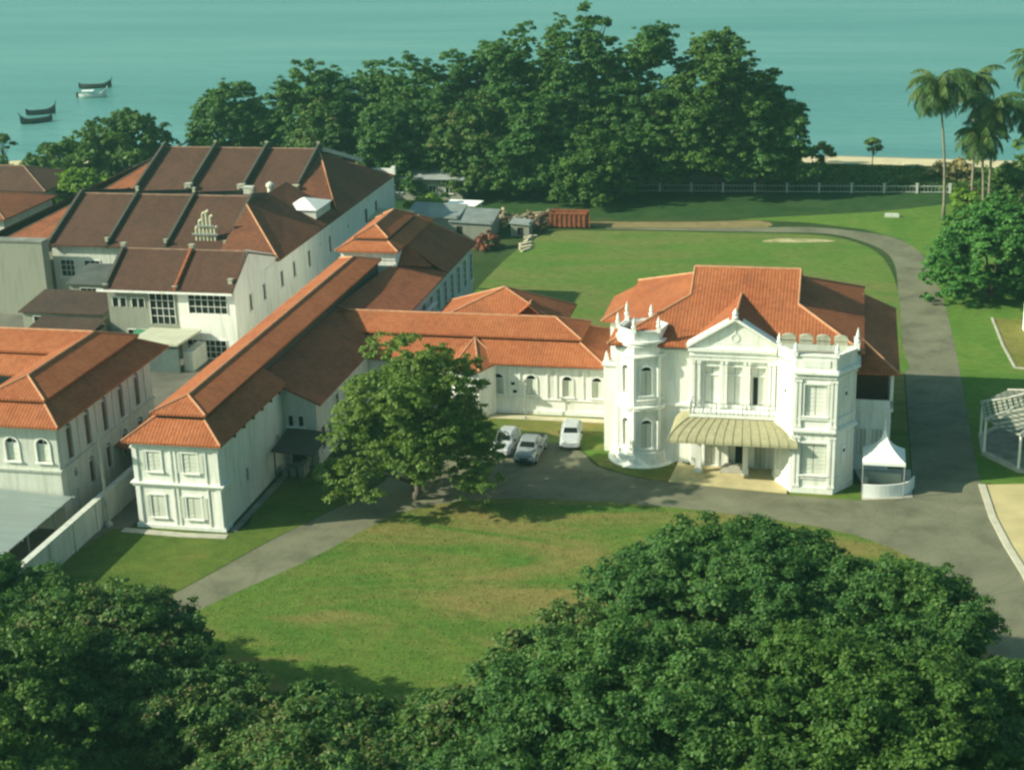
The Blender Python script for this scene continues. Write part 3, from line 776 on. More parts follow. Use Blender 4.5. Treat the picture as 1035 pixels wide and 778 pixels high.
for i in range(4):
    a2, b2 = BF[i], BF[i+1]; L2 = math.dist(a2, b2); u2 = ((b2[0]-a2[0])/L2, (b2[1]-a2[1])/L2)
    q.obox(a2, u2, 0, L2, 9.72, 10.75, -.22, .02-.004*i); q.obox(a2, u2, -.06, L2+.06, 10.75, 10.9+.003*i, -.26, .08-.004*i)
bp = q.build('bay_parapet', white, man)
q = MB(); a, u, L = fr[1]; q.obox(a, u, .45, L-.45, 9.95, 10.5, .02, .06); q.build('parapet_panel', trimm, bp)
for (x_, y_), h in ((BF[0], 1.0), (BF[1], .95), (BF[2], .95), (BF[3], 1.55)): finial(x_, y_, 10.85, h, bp)
q = MB(); q.prism([(-4.8, 113.3), (-3.4, 111.4), (-.35, 111.4), (1.0, 113.3), (1.0, 115.9), (-4.8, 115.9)], 10.0, 10.12); q.build('bay_deck', conc_dk, man)
# back screen of the bay with four arched merlons
q = MB(); q.box(-4.6, 114.6, 10.12, 1.0, 114.95, 10.6)
bs_ = q.build('battlement', dull, man)
for k in range(4):
    xc = -3.95+1.28*k; q = MB(); pr = [(xc-.5, 10.6), (xc-.5, 11.15)]+[(xc-.5+.5*(1-math.cos(PI*j/6)), 11.15+.2*math.sin(PI*j/6)) for j in range(1, 6)]+[(xc+.5, 11.15), (xc+.5, 10.6)]
    nn = len(pr); q.add([(p[0], 114.6, p[1]) for p in pr]+[(p[0], 114.95, p[1]) for p in pr], [tuple(range(nn)), tuple(range(2*nn-1, nn-1, -1))]+[(i, nn+i, nn+(i+1) % nn, (i+1) % nn) for i in range(nn)])
    q.box(xc-.53, 114.54, 10.95, xc+.53, 115.0, 11.05); q.build('merlon', old_white, bs_)

# main roof: a hip with a raised gablet ridge
q, c = MB(), MB()
ex0, ex1, ey0, ey1, ez = -17.85, 1.65, 115.35, 133.85, 9.85
sl = .42; ym = (ey0+ey1)/2; hw = ym-ey0; zr = ez+sl*hw; gx0, gx1 = -12.0, -3.5     # gablet ends
gz = lambda xi: ez+sl*xi
i0 = gx0-ex0; i1 = ex1-gx1; za, zb = gz(i0), gz(i1)
SWc, SEc, NEc, NWc = (ex0,ey0,ez), (ex1,ey0,ez), (ex1,ey1,ez), (ex0,ey1,ez)
A0, A1 = (gx0, ey0+i0, za), (gx0, ey1-i0, za); B0, B1 = (gx1, ey0+i1, zb), (gx1, ey1-i1, zb)
RA, RB = (gx0, ym, zr), (gx1, ym, zr)
q.slab([SWc, SEc, B0, RB, RA, A0]); q.slab([NEc, NWc, A1, RA, RB, B1])
q.slab([NWc, SWc, A0, A1]); q.slab([SEc, NEc, B1, B0])
roof = q.build('roof', tile, man)
for p, r2 in ((SWc,A0),(SEc,B0),(NEc,B1),(NWc,A1),(RA,RB)): c.tube(p, r2, .11)
for p, r2 in ((A0,RA),(A1,RA),(B0,RB),(B1,RB)): c.tube(p, r2, .08)
c.build('ridge_cap', ridge_m, roof)
q = MB(); q.slab([(gx1-.12, B0[1], zb), (gx1-.12, RB[1], zr-.14), (gx1-.12, B1[1], zb)], .01)
q.poly((gx1-.1,B0[1],zb-.1),(gx1-.1,B1[1],zb-.1),(gx1-.1,ym,zr-.1)); q.poly((gx0+.1,A0[1],za-.1),(gx0+.1,A1[1],za-.1),(gx0+.1,ym,zr-.1)); q.build('gablet', fascia_m, roof)
# roof behind the pediment
q, c = MB(), MB()
zt_ = 12.42; yb_ = ey0+(zt_-ez)/sl
for sg in (-1, 1):
    xe = pcx+sg*3.65; ze_ = 10.0
    q.slab([(pcx, 115.0, zt_), (xe, 115.0, ze_), (xe, ey0+(ze_-ez)/sl+.1, ze_), (pcx, yb_+.1, zt_)], .12)
pr_ = q.build('pediment_roof', tile, man); c.tube((pcx, 115.0, zt_), (pcx, yb_, zt_), .1); c.build('ridge_cap', ridge_m, pr_)
# east veranda and its roof
q, c = MB(), MB()
sx1, sy0, sy1, sz = 4.35, 115.75, 133.2, 8.15; k_ = .6; wd = 2.85
q.slab([(sx1,sy0,sz),(sx1,sy1,sz),(sx1-wd,sy1-wd*.6,sz+k_*wd),(sx1-wd,sy0+wd,sz+k_*wd)], .14)
q.slab([(1.05,sy0,sz),(sx1,sy0,sz),(sx1-wd,sy0+wd,sz+k_*wd),(1.05,sy0+wd,sz+k_*wd)], .14)
q.slab([(sx1,sy1,sz),(1.05,sy1,sz),(1.05,sy1-wd*.6,sz+k_*wd),(sx1-wd,sy1-wd*.6,sz+k_*wd)], .14)
vr = q.build('veranda_roof', tile, man); c.tube((sx1,sy0,sz),(sx1-wd,sy0+wd,sz+k_*wd),.1); c.tube((sx1,sy1,sz),(sx1-wd,sy1-wd*.6,sz+k_*wd),.1); c.build('ridge_cap', ridge_m, vr)
vf = [(1.03, 116.5), (3.85, 116.5), (3.85, 132.7), (1.03, 132.7)]
vh = [(.35, 1.0, 1.2, 3.4), (1.5, 2.2, 1.2, 3.4)]
w, fr = walls(man, vf, 0, 4.9, {0: vh, 1: [(1.5+3.2*k, 2.7+3.2*k, 1.0, 3.4) for k in range(5)]}, white, .2, 'veranda_wall')
for h in vh: window(man, fr[0][0], fr[0][1], h, 'shutter', .2, surround=.08)
for k in range(5): window(man, fr[1][0], fr[1][1], (1.5+3.2*k, 2.7+3.2*k, 1.0, 3.4), 'shutter', .2, surround=.08)
q = MB(); q.box(1.03, 116.35, 4.9, 4.0, 132.8, 5.1); q.box(1.03, 116.42, 5.1, 3.92, 116.6, 5.75); q.box(3.75, 116.42, 5.1, 3.93, 132.7, 5.75); q.build('veranda_floor', trimm, man)
q = MB(); q.box(1.02, 118.0, 5.1, 3.6, 118.2, 8.6); q.build('veranda_shade_panel', m_simple('dark_red_brown_shade', (.07, .035, .025), .8, .2), man)  # dark panel added to paint the veranda's interior shade
for k in range(6):
    q = MB(); q.tube((3.82, 116.55+3.2*k, 5.1), (3.82, 116.55+3.2*k, sz+.05), .14, .12, 10); q.build('veranda_column', trimm, man)
# west lean-to
q, c = MB(), MB()
q.slab([(-20.1,126.6,8.2),(-17.3,128.6,9.7),(-17.3,134.2,9.7),(-20.1,134.2,8.2)][::-1], .14); q.slab([(-20.1,126.6,8.2),(-17.3,126.6,8.2),(-17.3,128.6,9.7)], .14); q.slab([(-20.1,134.2,8.2),(-17.3,134.2,9.7),(-17.3,134.2,8.2)], .1)
lr = q.build('lean_to_roof', tile, man); c.tube((-20.1,126.6,8.2),(-17.3,128.6,9.7),.1); c.build('ridge_cap', ridge_m, lr)
q = MB(); q.box(-19.4, 127.2, 0, -17.25, 133.6, 8.3); q.build('lean_to_wall', white, man)

# ================================================================== LOW CONNECTING WING
cw = empty('low_wing', (-31, 129.8, 0), 'low single-storey white wing under a long orange roof joined to the hexagonal tower', 'building wing')
cf = [(-41.2, 125.25), (-19.5, 125.25), (-19.5, 134.4), (-41.2, 134.4)]
ch = [(s_-.45, s_+.45, 1.7, 3.55, True) for s_ in (15.2, 18.35, 20.9, 12.3)]
w, fr = walls(cw, cf, 0, 4.75, {0: ch+[(6.0, 7.0, .1, 3.0, True), (3.0, 4.0, 1.2, 3.0, True)], 1: [], 2: []}, white)
a, u, L = fr[0]
for h in ch: window(cw, a, u, h, 'shutter', .22, surround=.12)
for h in [(6.0, 7.0, .1, 3.0, True), (3.0, 4.0, 1.2, 3.0, True)]: window(cw, a, u, h, 'shutter', .22, surround=.12, sillw=False)
q = MB(); q.obox(a, u, 12.0, L, 1.35, 1.48, .003, .1); q.obox(a, u, 12.0, L, 0, .4, .004, .1)
for s_ in (14.1, 16.5, 17.3, 19.6, 20.3, 21.45, 13.2): q.obox(a, u, s_, s_+.16, 1.48, 4.1, .003, .08)
q.obox(a, u, 0, L, 4.1, 4.3, .003, .1); q.build('string_course', trimm, cw)
for s_, z_ in ((13.45, 2.6), (13.6, 1.9)):
    q = MB(); q.obox(a, u, s_, s_+.3, z_, z_+.22, .003, .06); q.build('vent', glass_m, cw)
q, c = MB(), MB()
Xa, Xb, Ya, Yb, zi = frustum(q, c, -44.5, -19.35, 124.6, 135.1, 4.72, .46, 2.7, 'SEN')
rt = q.build('lower_roof', tile, cw); c.build('ridge_cap', ridge_m, rt)
q = MB(); q.box(-44.5, Ya+.12, zi-.35, Xb-.12, Yb-.12, zi+.25); q.build('roof_step', fascia_m, cw)
q, c = MB(), MB(); hip(q, c, -45.2, Xb+.12, Ya-.16, Yb+.16, zi+.36, .40, 'x', 0, 1.0); ur = q.build('upper_roof', tile, cw); c.build('ridge_cap', ridge_m, ur)
# polygonal bay in the middle of the wing
q = MB(); bf = [(-33.2, 125.2), (-32.3, 123.6), (-30.2, 123.4), (-29.1, 125.2)]; w, _ = walls(cw, bf, 0, 4.5, {}, white, .2, 'bay_wall', False)
q, c = MB(), MB(); ap = (-31.3, 127.1, 6.15); ev = [(-34.0, 125.6, 4.62), (-32.6, 123.1, 4.45), (-30.0, 122.9, 4.45), (-28.7, 125.4, 4.62)]
for i in range(3): q.slab([ev[i], ev[i+1], ap], .12); c.tube(ev[i+1] if i < 2 else ev[3], ap, .08)
br = q.build('bay_roof', tile, cw); c.build('ridge_cap', ridge_m, br)

# ---- pyramid-roofed pavilion behind the low wing
pvn = empty('pavilion_house', (-30.6, 140, 0), 'square house with a steep orange pyramid roof rising behind the low wing', 'house')
walls(pvn, [(-36.6, 135.3), (-25.6, 135.3), (-25.6, 141.4), (-36.6, 141.4)], 0, 5.0, {}, white)
q, c = MB(), MB(); ap = (-31.0, 138.3, 7.75); E0 = [(-37.4,134.9,4.95),(-24.9,134.9,4.95),(-24.9,142.2,4.95),(-37.4,142.2,4.95)]
ap = (-30.8, 137.4, 7.85)
q.slab([E0[1], E0[2], ap], .14); q.slab([E0[2], E0[3], ap], .14); q.slab([E0[3], E0[0], ap], .14); q.slab([E0[0], E0[1], ap], .14)
for p in E0: c.tube(p, ap, .09)
c.tube((-28.0, 135.3, 6.9), (-28.2, 136.4, 6.9), .07)
q.slab([(-28.1, 134.9, 6.9), (-28.1, 137.2, 6.9), (-29.3, 136.0, 5.9), (-29.3, 134.9, 5.9)], .1); q.slab([(-28.1, 134.9, 6.9), (-26.9, 134.9, 5.9), (-26.9, 136.0, 5.9), (-28.1, 137.2, 6.9)], .1)
rf = q.build('roof', tile, pvn); c.build('ridge_cap', ridge_m, rf)
q = MB(); q.box(-38.6, 137.4, 0, -36.9, 141.0, 4.3); q.build('annexe', white, pvn)
q = MB()
for k in range(5): q.box(-38.6+.4*k, 137.3, 4.3, -38.4+.4*k, 137.5, 5.0)
q.box(-38.7, 137.2, 5.0, -36.85, 137.6, 5.12); q.box(-38.7, 137.2, 5.0, -38.3, 141.1, 5.12); q.build('balustrade', trimm, pvn)

# ================================================================== LONG TWO-STOREY WING
lw = empty('long_wing', (-46.65, 119, 0), 'long two-storey white wing with tiered orange roof, its short end lit by the sun', 'building wing')
lf = [(-49.95, 97.85), (-43.25, 97.85), (-43.25, 143.6), (-49.95, 143.6)]
lh = [(1.15, 2.2, 4.5, 6.0), (3.9, 5.0, 4.5, 6.0), (1.15, 2.2, .9, 2.6), (3.9, 5.0, .9, 2.6)]
le = [(4.65, 5.15, 2.0, 3.1), (11.3, 11.8, 2.1, 3.2)]
w, fr = walls(lw, lf, 0, 6.85, {0: lh, 1: le}, white, .08)
a, u, L = fr[0]
for i, h in enumerate(lh): window(lw, a, u, h, 'shutter', .08, surround=.14)
for h in le: window(lw, fr[1][0], fr[1][1], h, 'open', .08, surround=.04)
q = MB()
for z0, z1, p in ((0, .3, .12), (3.3, 3.5, .12), (3.5, 3.62, .24), (6.2, 6.35, .1), (6.55, 6.8, .22)): band(q, [(-49.95, 99.5), (-49.95, 97.85), (-43.25, 97.85), (-43.25, 99.0)], z0, z1, p, False)
for s_ in (.05, L-.4):
    for z0, z1 in ((.3, 3.3), (3.62, 6.2)): q.obox(a, u, s_, s_+.35, z0, z1, .003, .1)
for s_ in (2.9, 3.25, 5.55):
    for z0, z1 in ((.3, 3.3), (3.62, 6.2)): q.obox(a, u, s_, s_+.14, z0, z1, .003, .07)
q.build('string_course', trimm, lw)
for hh in ((2.9, 3.15), (5.2, 5.5), (0.72, 1.0)):        # opened outer shutter leaves
    for z0, z1 in ((4.5, 6.0), (.9, 2.6)):
        q = MB(); q.obox(a, u, 3.52 if hh[0] == 2.9 else hh[0], 3.75 if hh[0] == 2.9 else hh[1], z0, z1, .02, .09); q.build('shutter', shutter_m, lw)
q, c = MB(), MB()
zi = 6.86+.66*1.85; Xa, Xb, Ya = -48.6, -44.7, 99.25
q.slab([(-50.45,97.4,6.86),(-42.85,97.4,6.86),(Xb,Ya,zi),(Xa,Ya,zi)]); q.slab([(-42.85,97.4,6.86),(-42.85,111.2,6.86),(Xb,111.2,zi),(Xb,Ya,zi)]); q.slab([(-50.45,143.7,6.86),(-50.45,97.4,6.86),(Xa,Ya,zi),(Xa,143.7,zi)])
for p in ((-50.45,97.4,6.86),(-42.85,97.4,6.86)): c.tube(p, (Xa if p[0] < -45 else Xb, Ya, zi), .09)
rt = q.build('lower_roof', tile, lw); c.build('ridge_cap', ridge_m, rt)
q = MB(); q.box(Xa+.12, Ya+.12, zi-.3, Xb-.12, 143.5, zi+.34); q.box(-44.95, 111.0, 7.0, Xb-.115, 143.4, zi+.1); q.build('roof_step', fascia_m, lw)
q, c = MB(), MB(); hip(q, c, Xa-.2, Xb+.2, Ya-.2, 143.6, zi+.42, .34, 'y', 1.0, 1.0); ur = q.build('upper_roof', tile, lw); c.build('ridge_cap', ridge_m, ur)
# gutter pegs along the side wall
q = MB()
for k in range(8): q.box(-43.22, 100.5+1.9*k, 6.35, -42.95, 100.62+1.9*k, 6.6)
q.build('bracket', fascia_m, lw)

# broader middle block of the wing, gable verge towards the drive
mb = empty('middle_block', (-42, 119, 0), 'shaded middle block with a broad weathered, shade-darkened lean-to roof and a dark canopied door', 'building wing')
mf = [(-43.2, 111.1), (-40.5, 111.1), (-40.5, 125.2), (-43.2, 125.2)]
mh = [(.35, .75, 3.3, 4.2), (1.2, 1.6, 3.3, 4.2), (.4, 1.7, .1, 2.4)]
me_ = [(.8, 1.7, 1.0, 3.0), (2.6, 3.5, 1.0, 3.0), (4.6, 5.5, 1.8, 4.4), (6.8, 7.7, 1.8, 4.4)]
w, fr = walls(mb, mf, 0, 5.45, {0: mh, 1: me_}, dull, .1)
for h in mh[:2]: window(mb, fr[0][0], fr[0][1], h, 'glass', .1, surround=.05)
window(mb, fr[0][0], fr[0][1], mh[2], 'open', .1, name='door', sillw=False)
for i, h in enumerate(me_): window(mb, fr[1][0], fr[1][1], h, 'brown' if i == 0 else 'glass', .1, surround=.08)
q = MB(); q.add([(-43.2,111.098,5.4),(-40.5,111.098,5.4),(-40.5,111.098,5.5),(-43.2,111.098,6.7)], [(0,1,2,3)]); q.build('gable', dull, mb)
q, c = MB(), MB()
q.slab([(-44.75,110.6,7.52),(-39.95,110.6,5.42),(-39.95,129.5,5.42),(-44.75,129.5,7.52)], .16)
rf = q.build('roof', tile_old, mb)  # darker weathered tile also stands in for cast shade on this slope
q = MB(); q.slab([(-42.9,106.9,2.8),(-39.4,106.9,2.6),(-39.4,111.0,3.0),(-42.9,111.0,3.2)], .1)
cn = q.build('door_canopy', fascia_m, mb)
q = MB(); q.tube((-42.7,107.1,0),(-42.7,107.1,2.75),.06); q.tube((-39.6,107.1,0),(-39.6,107.1,2.6),.06); q.build('post', fascia_m, cn)
for k in range(3):
    q = MB(); q.box(-42.8+.7*k, 108.6, 0, -42.35+.7*k, 109.9, .5+.25*k); q.build('stair_block', conc_dk, mb)

# ================================================================== REAR BLOCK WITH LANTERN ROOF
rb = empty('lantern_roofed_block', (-44, 150, 0), 'rear block with raised lantern roof and a row of tall dark windows facing the field', 'building wing')
eh = [(1.0+2.75*k, 2.15+2.75*k, 2.4, 5.3) for k in range(9)]
w, fr = walls(rb, [(-48.8, 144.1), (-43.2, 144.1), (-43.2, 157.3), (-48.8, 157.3)], 0, 9.3, {}, white, name='tower_wall')
q = MB(); band(q, [(-48.8, 144.1), (-43.2, 144.1)], 8.3, 8.42, .08, False); band(q, [(-48.8, 144.1), (-43.2, 144.1)], 9.0, 9.28, .15, False); q.build('string_course', trimm, rb)
w, fr = walls(rb, [(-43.1, 135.2), (-39.3, 135.2), (-39.3, 159.4), (-43.1, 159.4)], 0, 6.3, {1: eh}, dull, .08, name='side_wall')
for h in eh: window(rb, fr[1][0], fr[1][1], h, 'glass', .08, surround=.1)
q, c = MB(), MB()
q.slab([(-44.75,129.6,7.75),(-38.85,129.6,6.3),(-38.85,147.2,6.3),(-43.5,147.2,7.75)], .14)
q.slab([(-38.85,147.2,6.3),(-38.85,160.0,6.3),(-43.1,156.6,9.25),(-43.1,147.2,9.25)], .14)
q.slab([(-43.15,144.7,7.7),(-40.2,146.6,7.15),(-43.15,147.3,9.25)], .1)
q.slab([(-38.85,160.0,6.3),(-50.6,160.0,6.3),(-48.5,156.6,9.25),(-43.1,156.6,9.25)], .14)
rf = q.build('side_roof', tile_old, rb); c.tube((-38.85,160.0,6.3),(-43.1,156.6,9.25),.08); c.build('ridge_cap', ridge_m, rf)
q, c = MB(), MB()
Xa, Xb, Ya, Yb, zi = frustum(q, c, -49.2, -42.8, 143.6, 157.7, 9.28, .5, 1.35, 'SENW'); rt = q.build('tower_roof', tile, rb); c.build('ridge_cap', ridge_m, rt)
q = MB(); q.box(Xa+.3, Ya+.6, zi-.3, Xb-.3, Yb-.8, zi+.25); q.box(Xa-.05, Ya-.05, zi-.3, Xb+.05, Yb+.05, zi-.03); q.build('roof_step', fascia_m, rb)
q, c = MB(), MB(); hip(q, c, Xa+.1, Xb-.1, Ya+.4, Yb-.6, zi+.26, .52, 'y'); ur = q.build('lantern_roof', tile, rb); c.build('ridge_cap', ridge_m, ur)

# ================================================================== TERRACED HOUSES
def party(par, x, prof, h=.42, t=.3, name='party_wall', mat=None):
    """raised party wall following the roof profile [(y,z)...]"""
    q = MB(); n = len(prof)
    vs = []
    for (y, z) in prof: vs += [(x-t/2, y, z-.3), (x+t/2, y, z-.3), (x+t/2, y, z+h), (x-t/2, y, z+h)]
    fs = [(0,1,2,3), tuple(4*(n-1)+i for i in (3,2,1,0))]
    for k in range(n-1):
        for i in range(4): fs.append((4*k+i, 4*(k+1)+i, 4*(k+1)+(i+1) % 4, 4*k+(i+1) % 4))
    q.add(vs, fs); o = q.build(name, mat or party_m, par)
    for (y, z) in (prof[0], prof[-1]):
        pass
    return o
def cap_block(par, x, y, z, s=.15, name='pier_cap'):
    q = MB(); q.box(x-s, y-s, z-.2, x+s, y+s, z+.3); q.box(x-s-.05, y-s-.05, z+.3, x+s+.05, y+s+.05, z+.36); return q.build(name, old_white, par)
TX = [-63.7, -70.4, -77.1, -83.8]
YS = (150.6, 159.3, 172.6, 182.2, 191.5); ZS = (7.2, 10.9, 8.2, 11.8, 8.0)
desc = ['terraced house with long brown roof second from the corner house, white pipes standing on it',
        'terraced house in the middle of the row with plain brown roof',
        'terraced house fourth from the corner with brown roof beside the sheds',
        '']
def terr_roof(q, xa, xb):
    for k in range(4):
        a, b = (YS[k], ZS[k]), (YS[k+1], ZS[k+1])
        q.slab([(xa, a[0], a[1]), (xb, a[0], a[1]), (xb, b[0], b[1]), (xa, b[0], b[1])], .15)
for i in range(3):
    xb, xa = TX[i], TX[i+1]
    h = empty('terraced_house', ((xa+xb)/2, 160, 0), desc[i], 'terraced house', 'row of terraced houses')
    walls(h, [(xa+.02, 151.2), (xb-.02, 151.2), (xb-.02, 191), (xa+.02, 191)], 0, 7.0, {0: [(.8, 2.4, 3.6, 5.4), (3.6, 5.4, 3.6, 5.4)]}, dull)
    for hh in ((.8, 2.4, 3.6, 5.4), (3.6, 5.4, 3.6, 5.4)): window(h, (xa+.02, 151.2), (1, 0), hh, 'glass', .2, surround=.08)
    q = MB(); terr_roof(q, xa+.01, xb-.01); rf = q.build('roof', tile_brown, h)
    q = MB(); q.tube((xa, YS[1], ZS[1]+.02), (xb, YS[1], ZS[1]+.02), .1); q.tube((xa, YS[3], ZS[3]+.02), (xb, YS[3], ZS[3]+.02), .1); q.build('ridge_cap', ridge_dk, rf)
    party(h, xb, list(zip(YS[:3], ZS[:3]))); party(h, xb, list(zip((YS[2], YS[3], YS[4]), (ZS[2]+.05, ZS[3]+.05, ZS[4]))), .6)
    for k in (0, 1, 3): cap_block(h, xb, YS[k]+(.1 if k else .3), ZS[k]+.5)
    if i < 3: cap_block(h, xb, YS[2]+.5, ZS[2]+.7, .4)
# far left wall of the row with a lower side roof
lh_ = empty('terraced_house', (-87, 175, 0), 'leftmost house of the terrace with two small orange hips, ending at the long black edge', 'terraced house', 'row of terraced houses')
q, c = MB(), MB(); xw, xe = -90.4, -83.85
for (y0_, yt_, y1_, zt_) in ((151.0, 158.6, 171.5, 10.2), (172.5, 181.8, 193, 11.0)):
    A_, B_, T_, T2, C_ = (xw, y0_, 7.0), (xe, y0_, 7.15), (xe, yt_, zt_), (xe, y1_, zt_-1.2), (xw, y1_, 7.0)
    q.slab([A_, B_, T_], .14); q.slab([T_, T2, C_, A_], .14); q.slab([T2, (xe, y1_+.5, 7.1), C_], .14); c.tube(A_, T_, .08)
rf = q.build('roof', tile_old, lh_); c.build('ridge_cap', ridge_dk, rf)
walls(lh_, [(xw+.2, 151.5), (xe, 151.5), (xe, 193), (xw+.2, 193)], 0, 6.9, {}, greyp)
party(lh_, xe+.05, list(zip(YS[:3], ZS[:3]))); party(lh_, xe+.05, list(zip((YS[2], YS[3], YS[4]), (ZS[2]+.05, ZS[3]+.05, ZS[4]))), .6)
sb = empty('soot_black_roof', (-92, 175, 0), 'long soot-black strip of roof running back along the left end of the terrace', 'roof strip')
q = MB(); q.slab([(-90.7, 149, 8.0), (-90.7, 206, 8.3), (-93.2, 206, 7.3), (-93.2, 149, 6.8)][::-1], .2); q.build('roof', tile_dark, sb)
walls(sb, [(-93.0, 149.5), (-90.75, 149.5), (-90.75, 205), (-93.0, 205)], 0, 7.0, {}, party_m)
# corner house: hips facing the long wing
ch_ = empty('corner_house', (-60, 165, 0), 'corner house of the terrace with white side wall, two orange hips and a white skylight', 'terraced house', 'row of terraced houses')
ce = [(4.2, 4.9, 3.9, 5.5), (8.0, 8.7, 3.9, 5.5), (12.8, 13.6, 3.7, 5.5), (20.0, 20.8, 3.5, 5.4), (33.8, 34.8, 3.6, 5.3), (38.0, 39.0, 3.7, 5.4), (27.2, 27.6, 4.6, 5.0), (17.0, 17.3, 5.0, 5.3)]
w, fr = walls(ch_, [(-63.5, 144.4), (-57.0, 144.4), (-57.0, 191.2), (-63.5, 191.2)], 0, 6.8, {1: ce}, white, .05, name='side_wall')
for h in ce[:6]: window(ch_, fr[1][0], fr[1][1], h, 'open', .05, surround=.05)
for h in ce[6:]: window(ch_, fr[1][0], fr[1][1], h, 'open', .05, frame=False, sillw=False, name='vent')
q, c = MB(), MB(); ee = -56.7; zE = 6.95
def hipside(q, c, y0, y1, zy0, ztop, yt, x_in=-63.5):
    # front facing triangle and east slope; apex at (x_in, yt, ztop)
    A = (ee, y0, zE); B = (x_in, y0-.0, zy0); T = (x_in, yt, ztop)
    q.slab([B, A, T], .14); c.tube(A, T, .1)
    return A, T
A1, T1 = hipside(q, c, 147.8, 165, 7.1, 10.5, 157.2)
q.slab([A1, (ee, 168.5, zE), (-63.5, 170, 10.3), T1], .14)
q.slab([(ee, 167.5, zE+.02), (ee, 190.8, zE+.02), (-63.5, 190.8, 8.8), (-63.5, 182.0, 11.4)], .15)
q.slab([(-63.5, 172.5, 8.6), (ee+2.0*-1, 172.0, 7.9), (-63.5, 182.0, 11.4)], .14) ; c.tube((ee-2.0, 172.0, 7.95), (-63.5, 182.0, 11.5), .1)
q.slab([(-63.5, 170, 8.6), (-58.7, 168, 7.9), (-58.7, 172.2, 7.9), (-63.5, 172.6, 8.6)], .14)
rf = q.build('roof', tile_corner, ch_); c.build('ridge_cap', ridge_m, rf)
q = MB(); q.box(-63.4, 191.2, 6.8, -56.9, 191.5, 7.65); q.box(-57.25, 191.0, 6.9, -56.75, 191.52, 7.95); q.build('end_parapet', white, ch_)
q = MB(); q.slab([(-63.6, 183.2, 11.8), (-63.1, 183.2, 11.8), (-61.0, 191, 9.0), (-61.6, 191, 9.0)], .5); q.build('sloping_parapet', dull, ch_)
q = MB(); q.box(-61.7, 163.3, 7.6, -57.9, 168.4, 8.6); sk = q.build('skylight', dull, ch_)
q = MB(); q.add([(-61.9,163.1,8.6),(-57.7,163.1,8.6),(-57.7,168.6,8.6),(-61.9,168.6,8.6),(-60.0,165.8,9.5)], [(0,1,4),(1,2,4),(2,3,4),(3,0,4),(0,3,2,1)]); q.build('skylight_cap', trimm, sk)
# front block of two units
FZ = (6.9, 9.7, 7.4); FY = (135.6, 140.5, 148.0)
for i, (xa, xb, lab) in enumerate(((-70.2, -62.9, 'grey-walled front house with barred windows and a grille, left of the white one'),
                                   (-62.9, -57.05, 'bright white front house with one wide dark window under a brown roof'))):
    h = empty('small_house', ((xa+xb)/2, 141, 0), lab, 'house', 'front houses of the terrace')
    if i == 0: hl = [(.5, 1.1, 5.0, 5.9), (1.3, 1.9, 5.0, 5.9), (2.5, 3.1, 5.0, 5.9), (3.2, 3.8, 5.0, 5.9), (4.4, 6.9, 3.4, 6.5), (1.8, 6.9, 1.2, 2.7)]
    else: hl = [(1.1, 5.0, 4.6, 6.6), (.6, 4.6, .1, 1.9)]
    w, fr = walls(h, [(xa, 136.2), (xb, 136.2), (xb, 147.9), (xa, 147.9)], 0, 6.85, {0: hl, 1: [(3.6, 4.3, 3.9, 5.5), (7.4, 8.1, 3.9, 5.5)] if i else []}, greyp if i == 0 else white, .06, name='wall')
    for h_ in hl:
        wd = window(h, fr[0][0], fr[0][1], h_, 'glass', .06, surround=.06, sillw=False)
    if i:
        for h_ in [(3.6, 4.3, 3.9, 5.5), (7.4, 8.1, 3.9, 5.5)]: window(h, fr[1][0], fr[1][1], h_, 'open', .06, surround=.04)
        q = MB(); q.add([(xb-.02,136.2,6.8),(xb-.02,147.9,6.8),(xb-.02,147.9,7.4),(xb-.02,140.6,9.9),(xb-.02,136.2,7.1)], [(0,1,2,3,4)])
        q.add([(xb-.3,136.2,6.8),(xb-.3,147.9,6.8),(xb-.3,147.9,7.6),(xb-.3,140.6,9.9),(xb-.3,136.2,7.1)], [(4,3,2,1,0)]); q.build('gable', white, h)
    q = MB()
    for k in range(2): q.slab([(xa, FY[k], FZ[k]), (xb+.05, FY[k], FZ[k]), (xb+.05, FY[k+1], FZ[k+1]), (xa, FY[k+1], FZ[k+1])], .15)
    rf = q.build('roof', tile_brown, h)
    q = MB(); q.tube((xa, FY[1], FZ[1]+.02), (xb, FY[1], FZ[1]+.02), .1); q.build('ridge_cap', ridge_dk, rf)
    q = MB(); q.box(xa-(.8 if i == 0 else 0), 135.55, 6.6, xb, 135.7, 6.82); q.build('gutter', trimm, h)
    x_ = xa+.1 if i == 0 else xa
    party(h, x_, list(zip(FY[:2], FZ[:2])), .35, .3, mat=party_m if i == 0 else tile_old); cap_block(h, x_, FY[1]+.1, FZ[1]+.2, .22); cap_block(h, x_, FY[0]+.3, FZ[0]+.1, .2)
    if i: cap_block(h, xb-.5, FY[0]+1.2, FZ[0]+.7, .2)
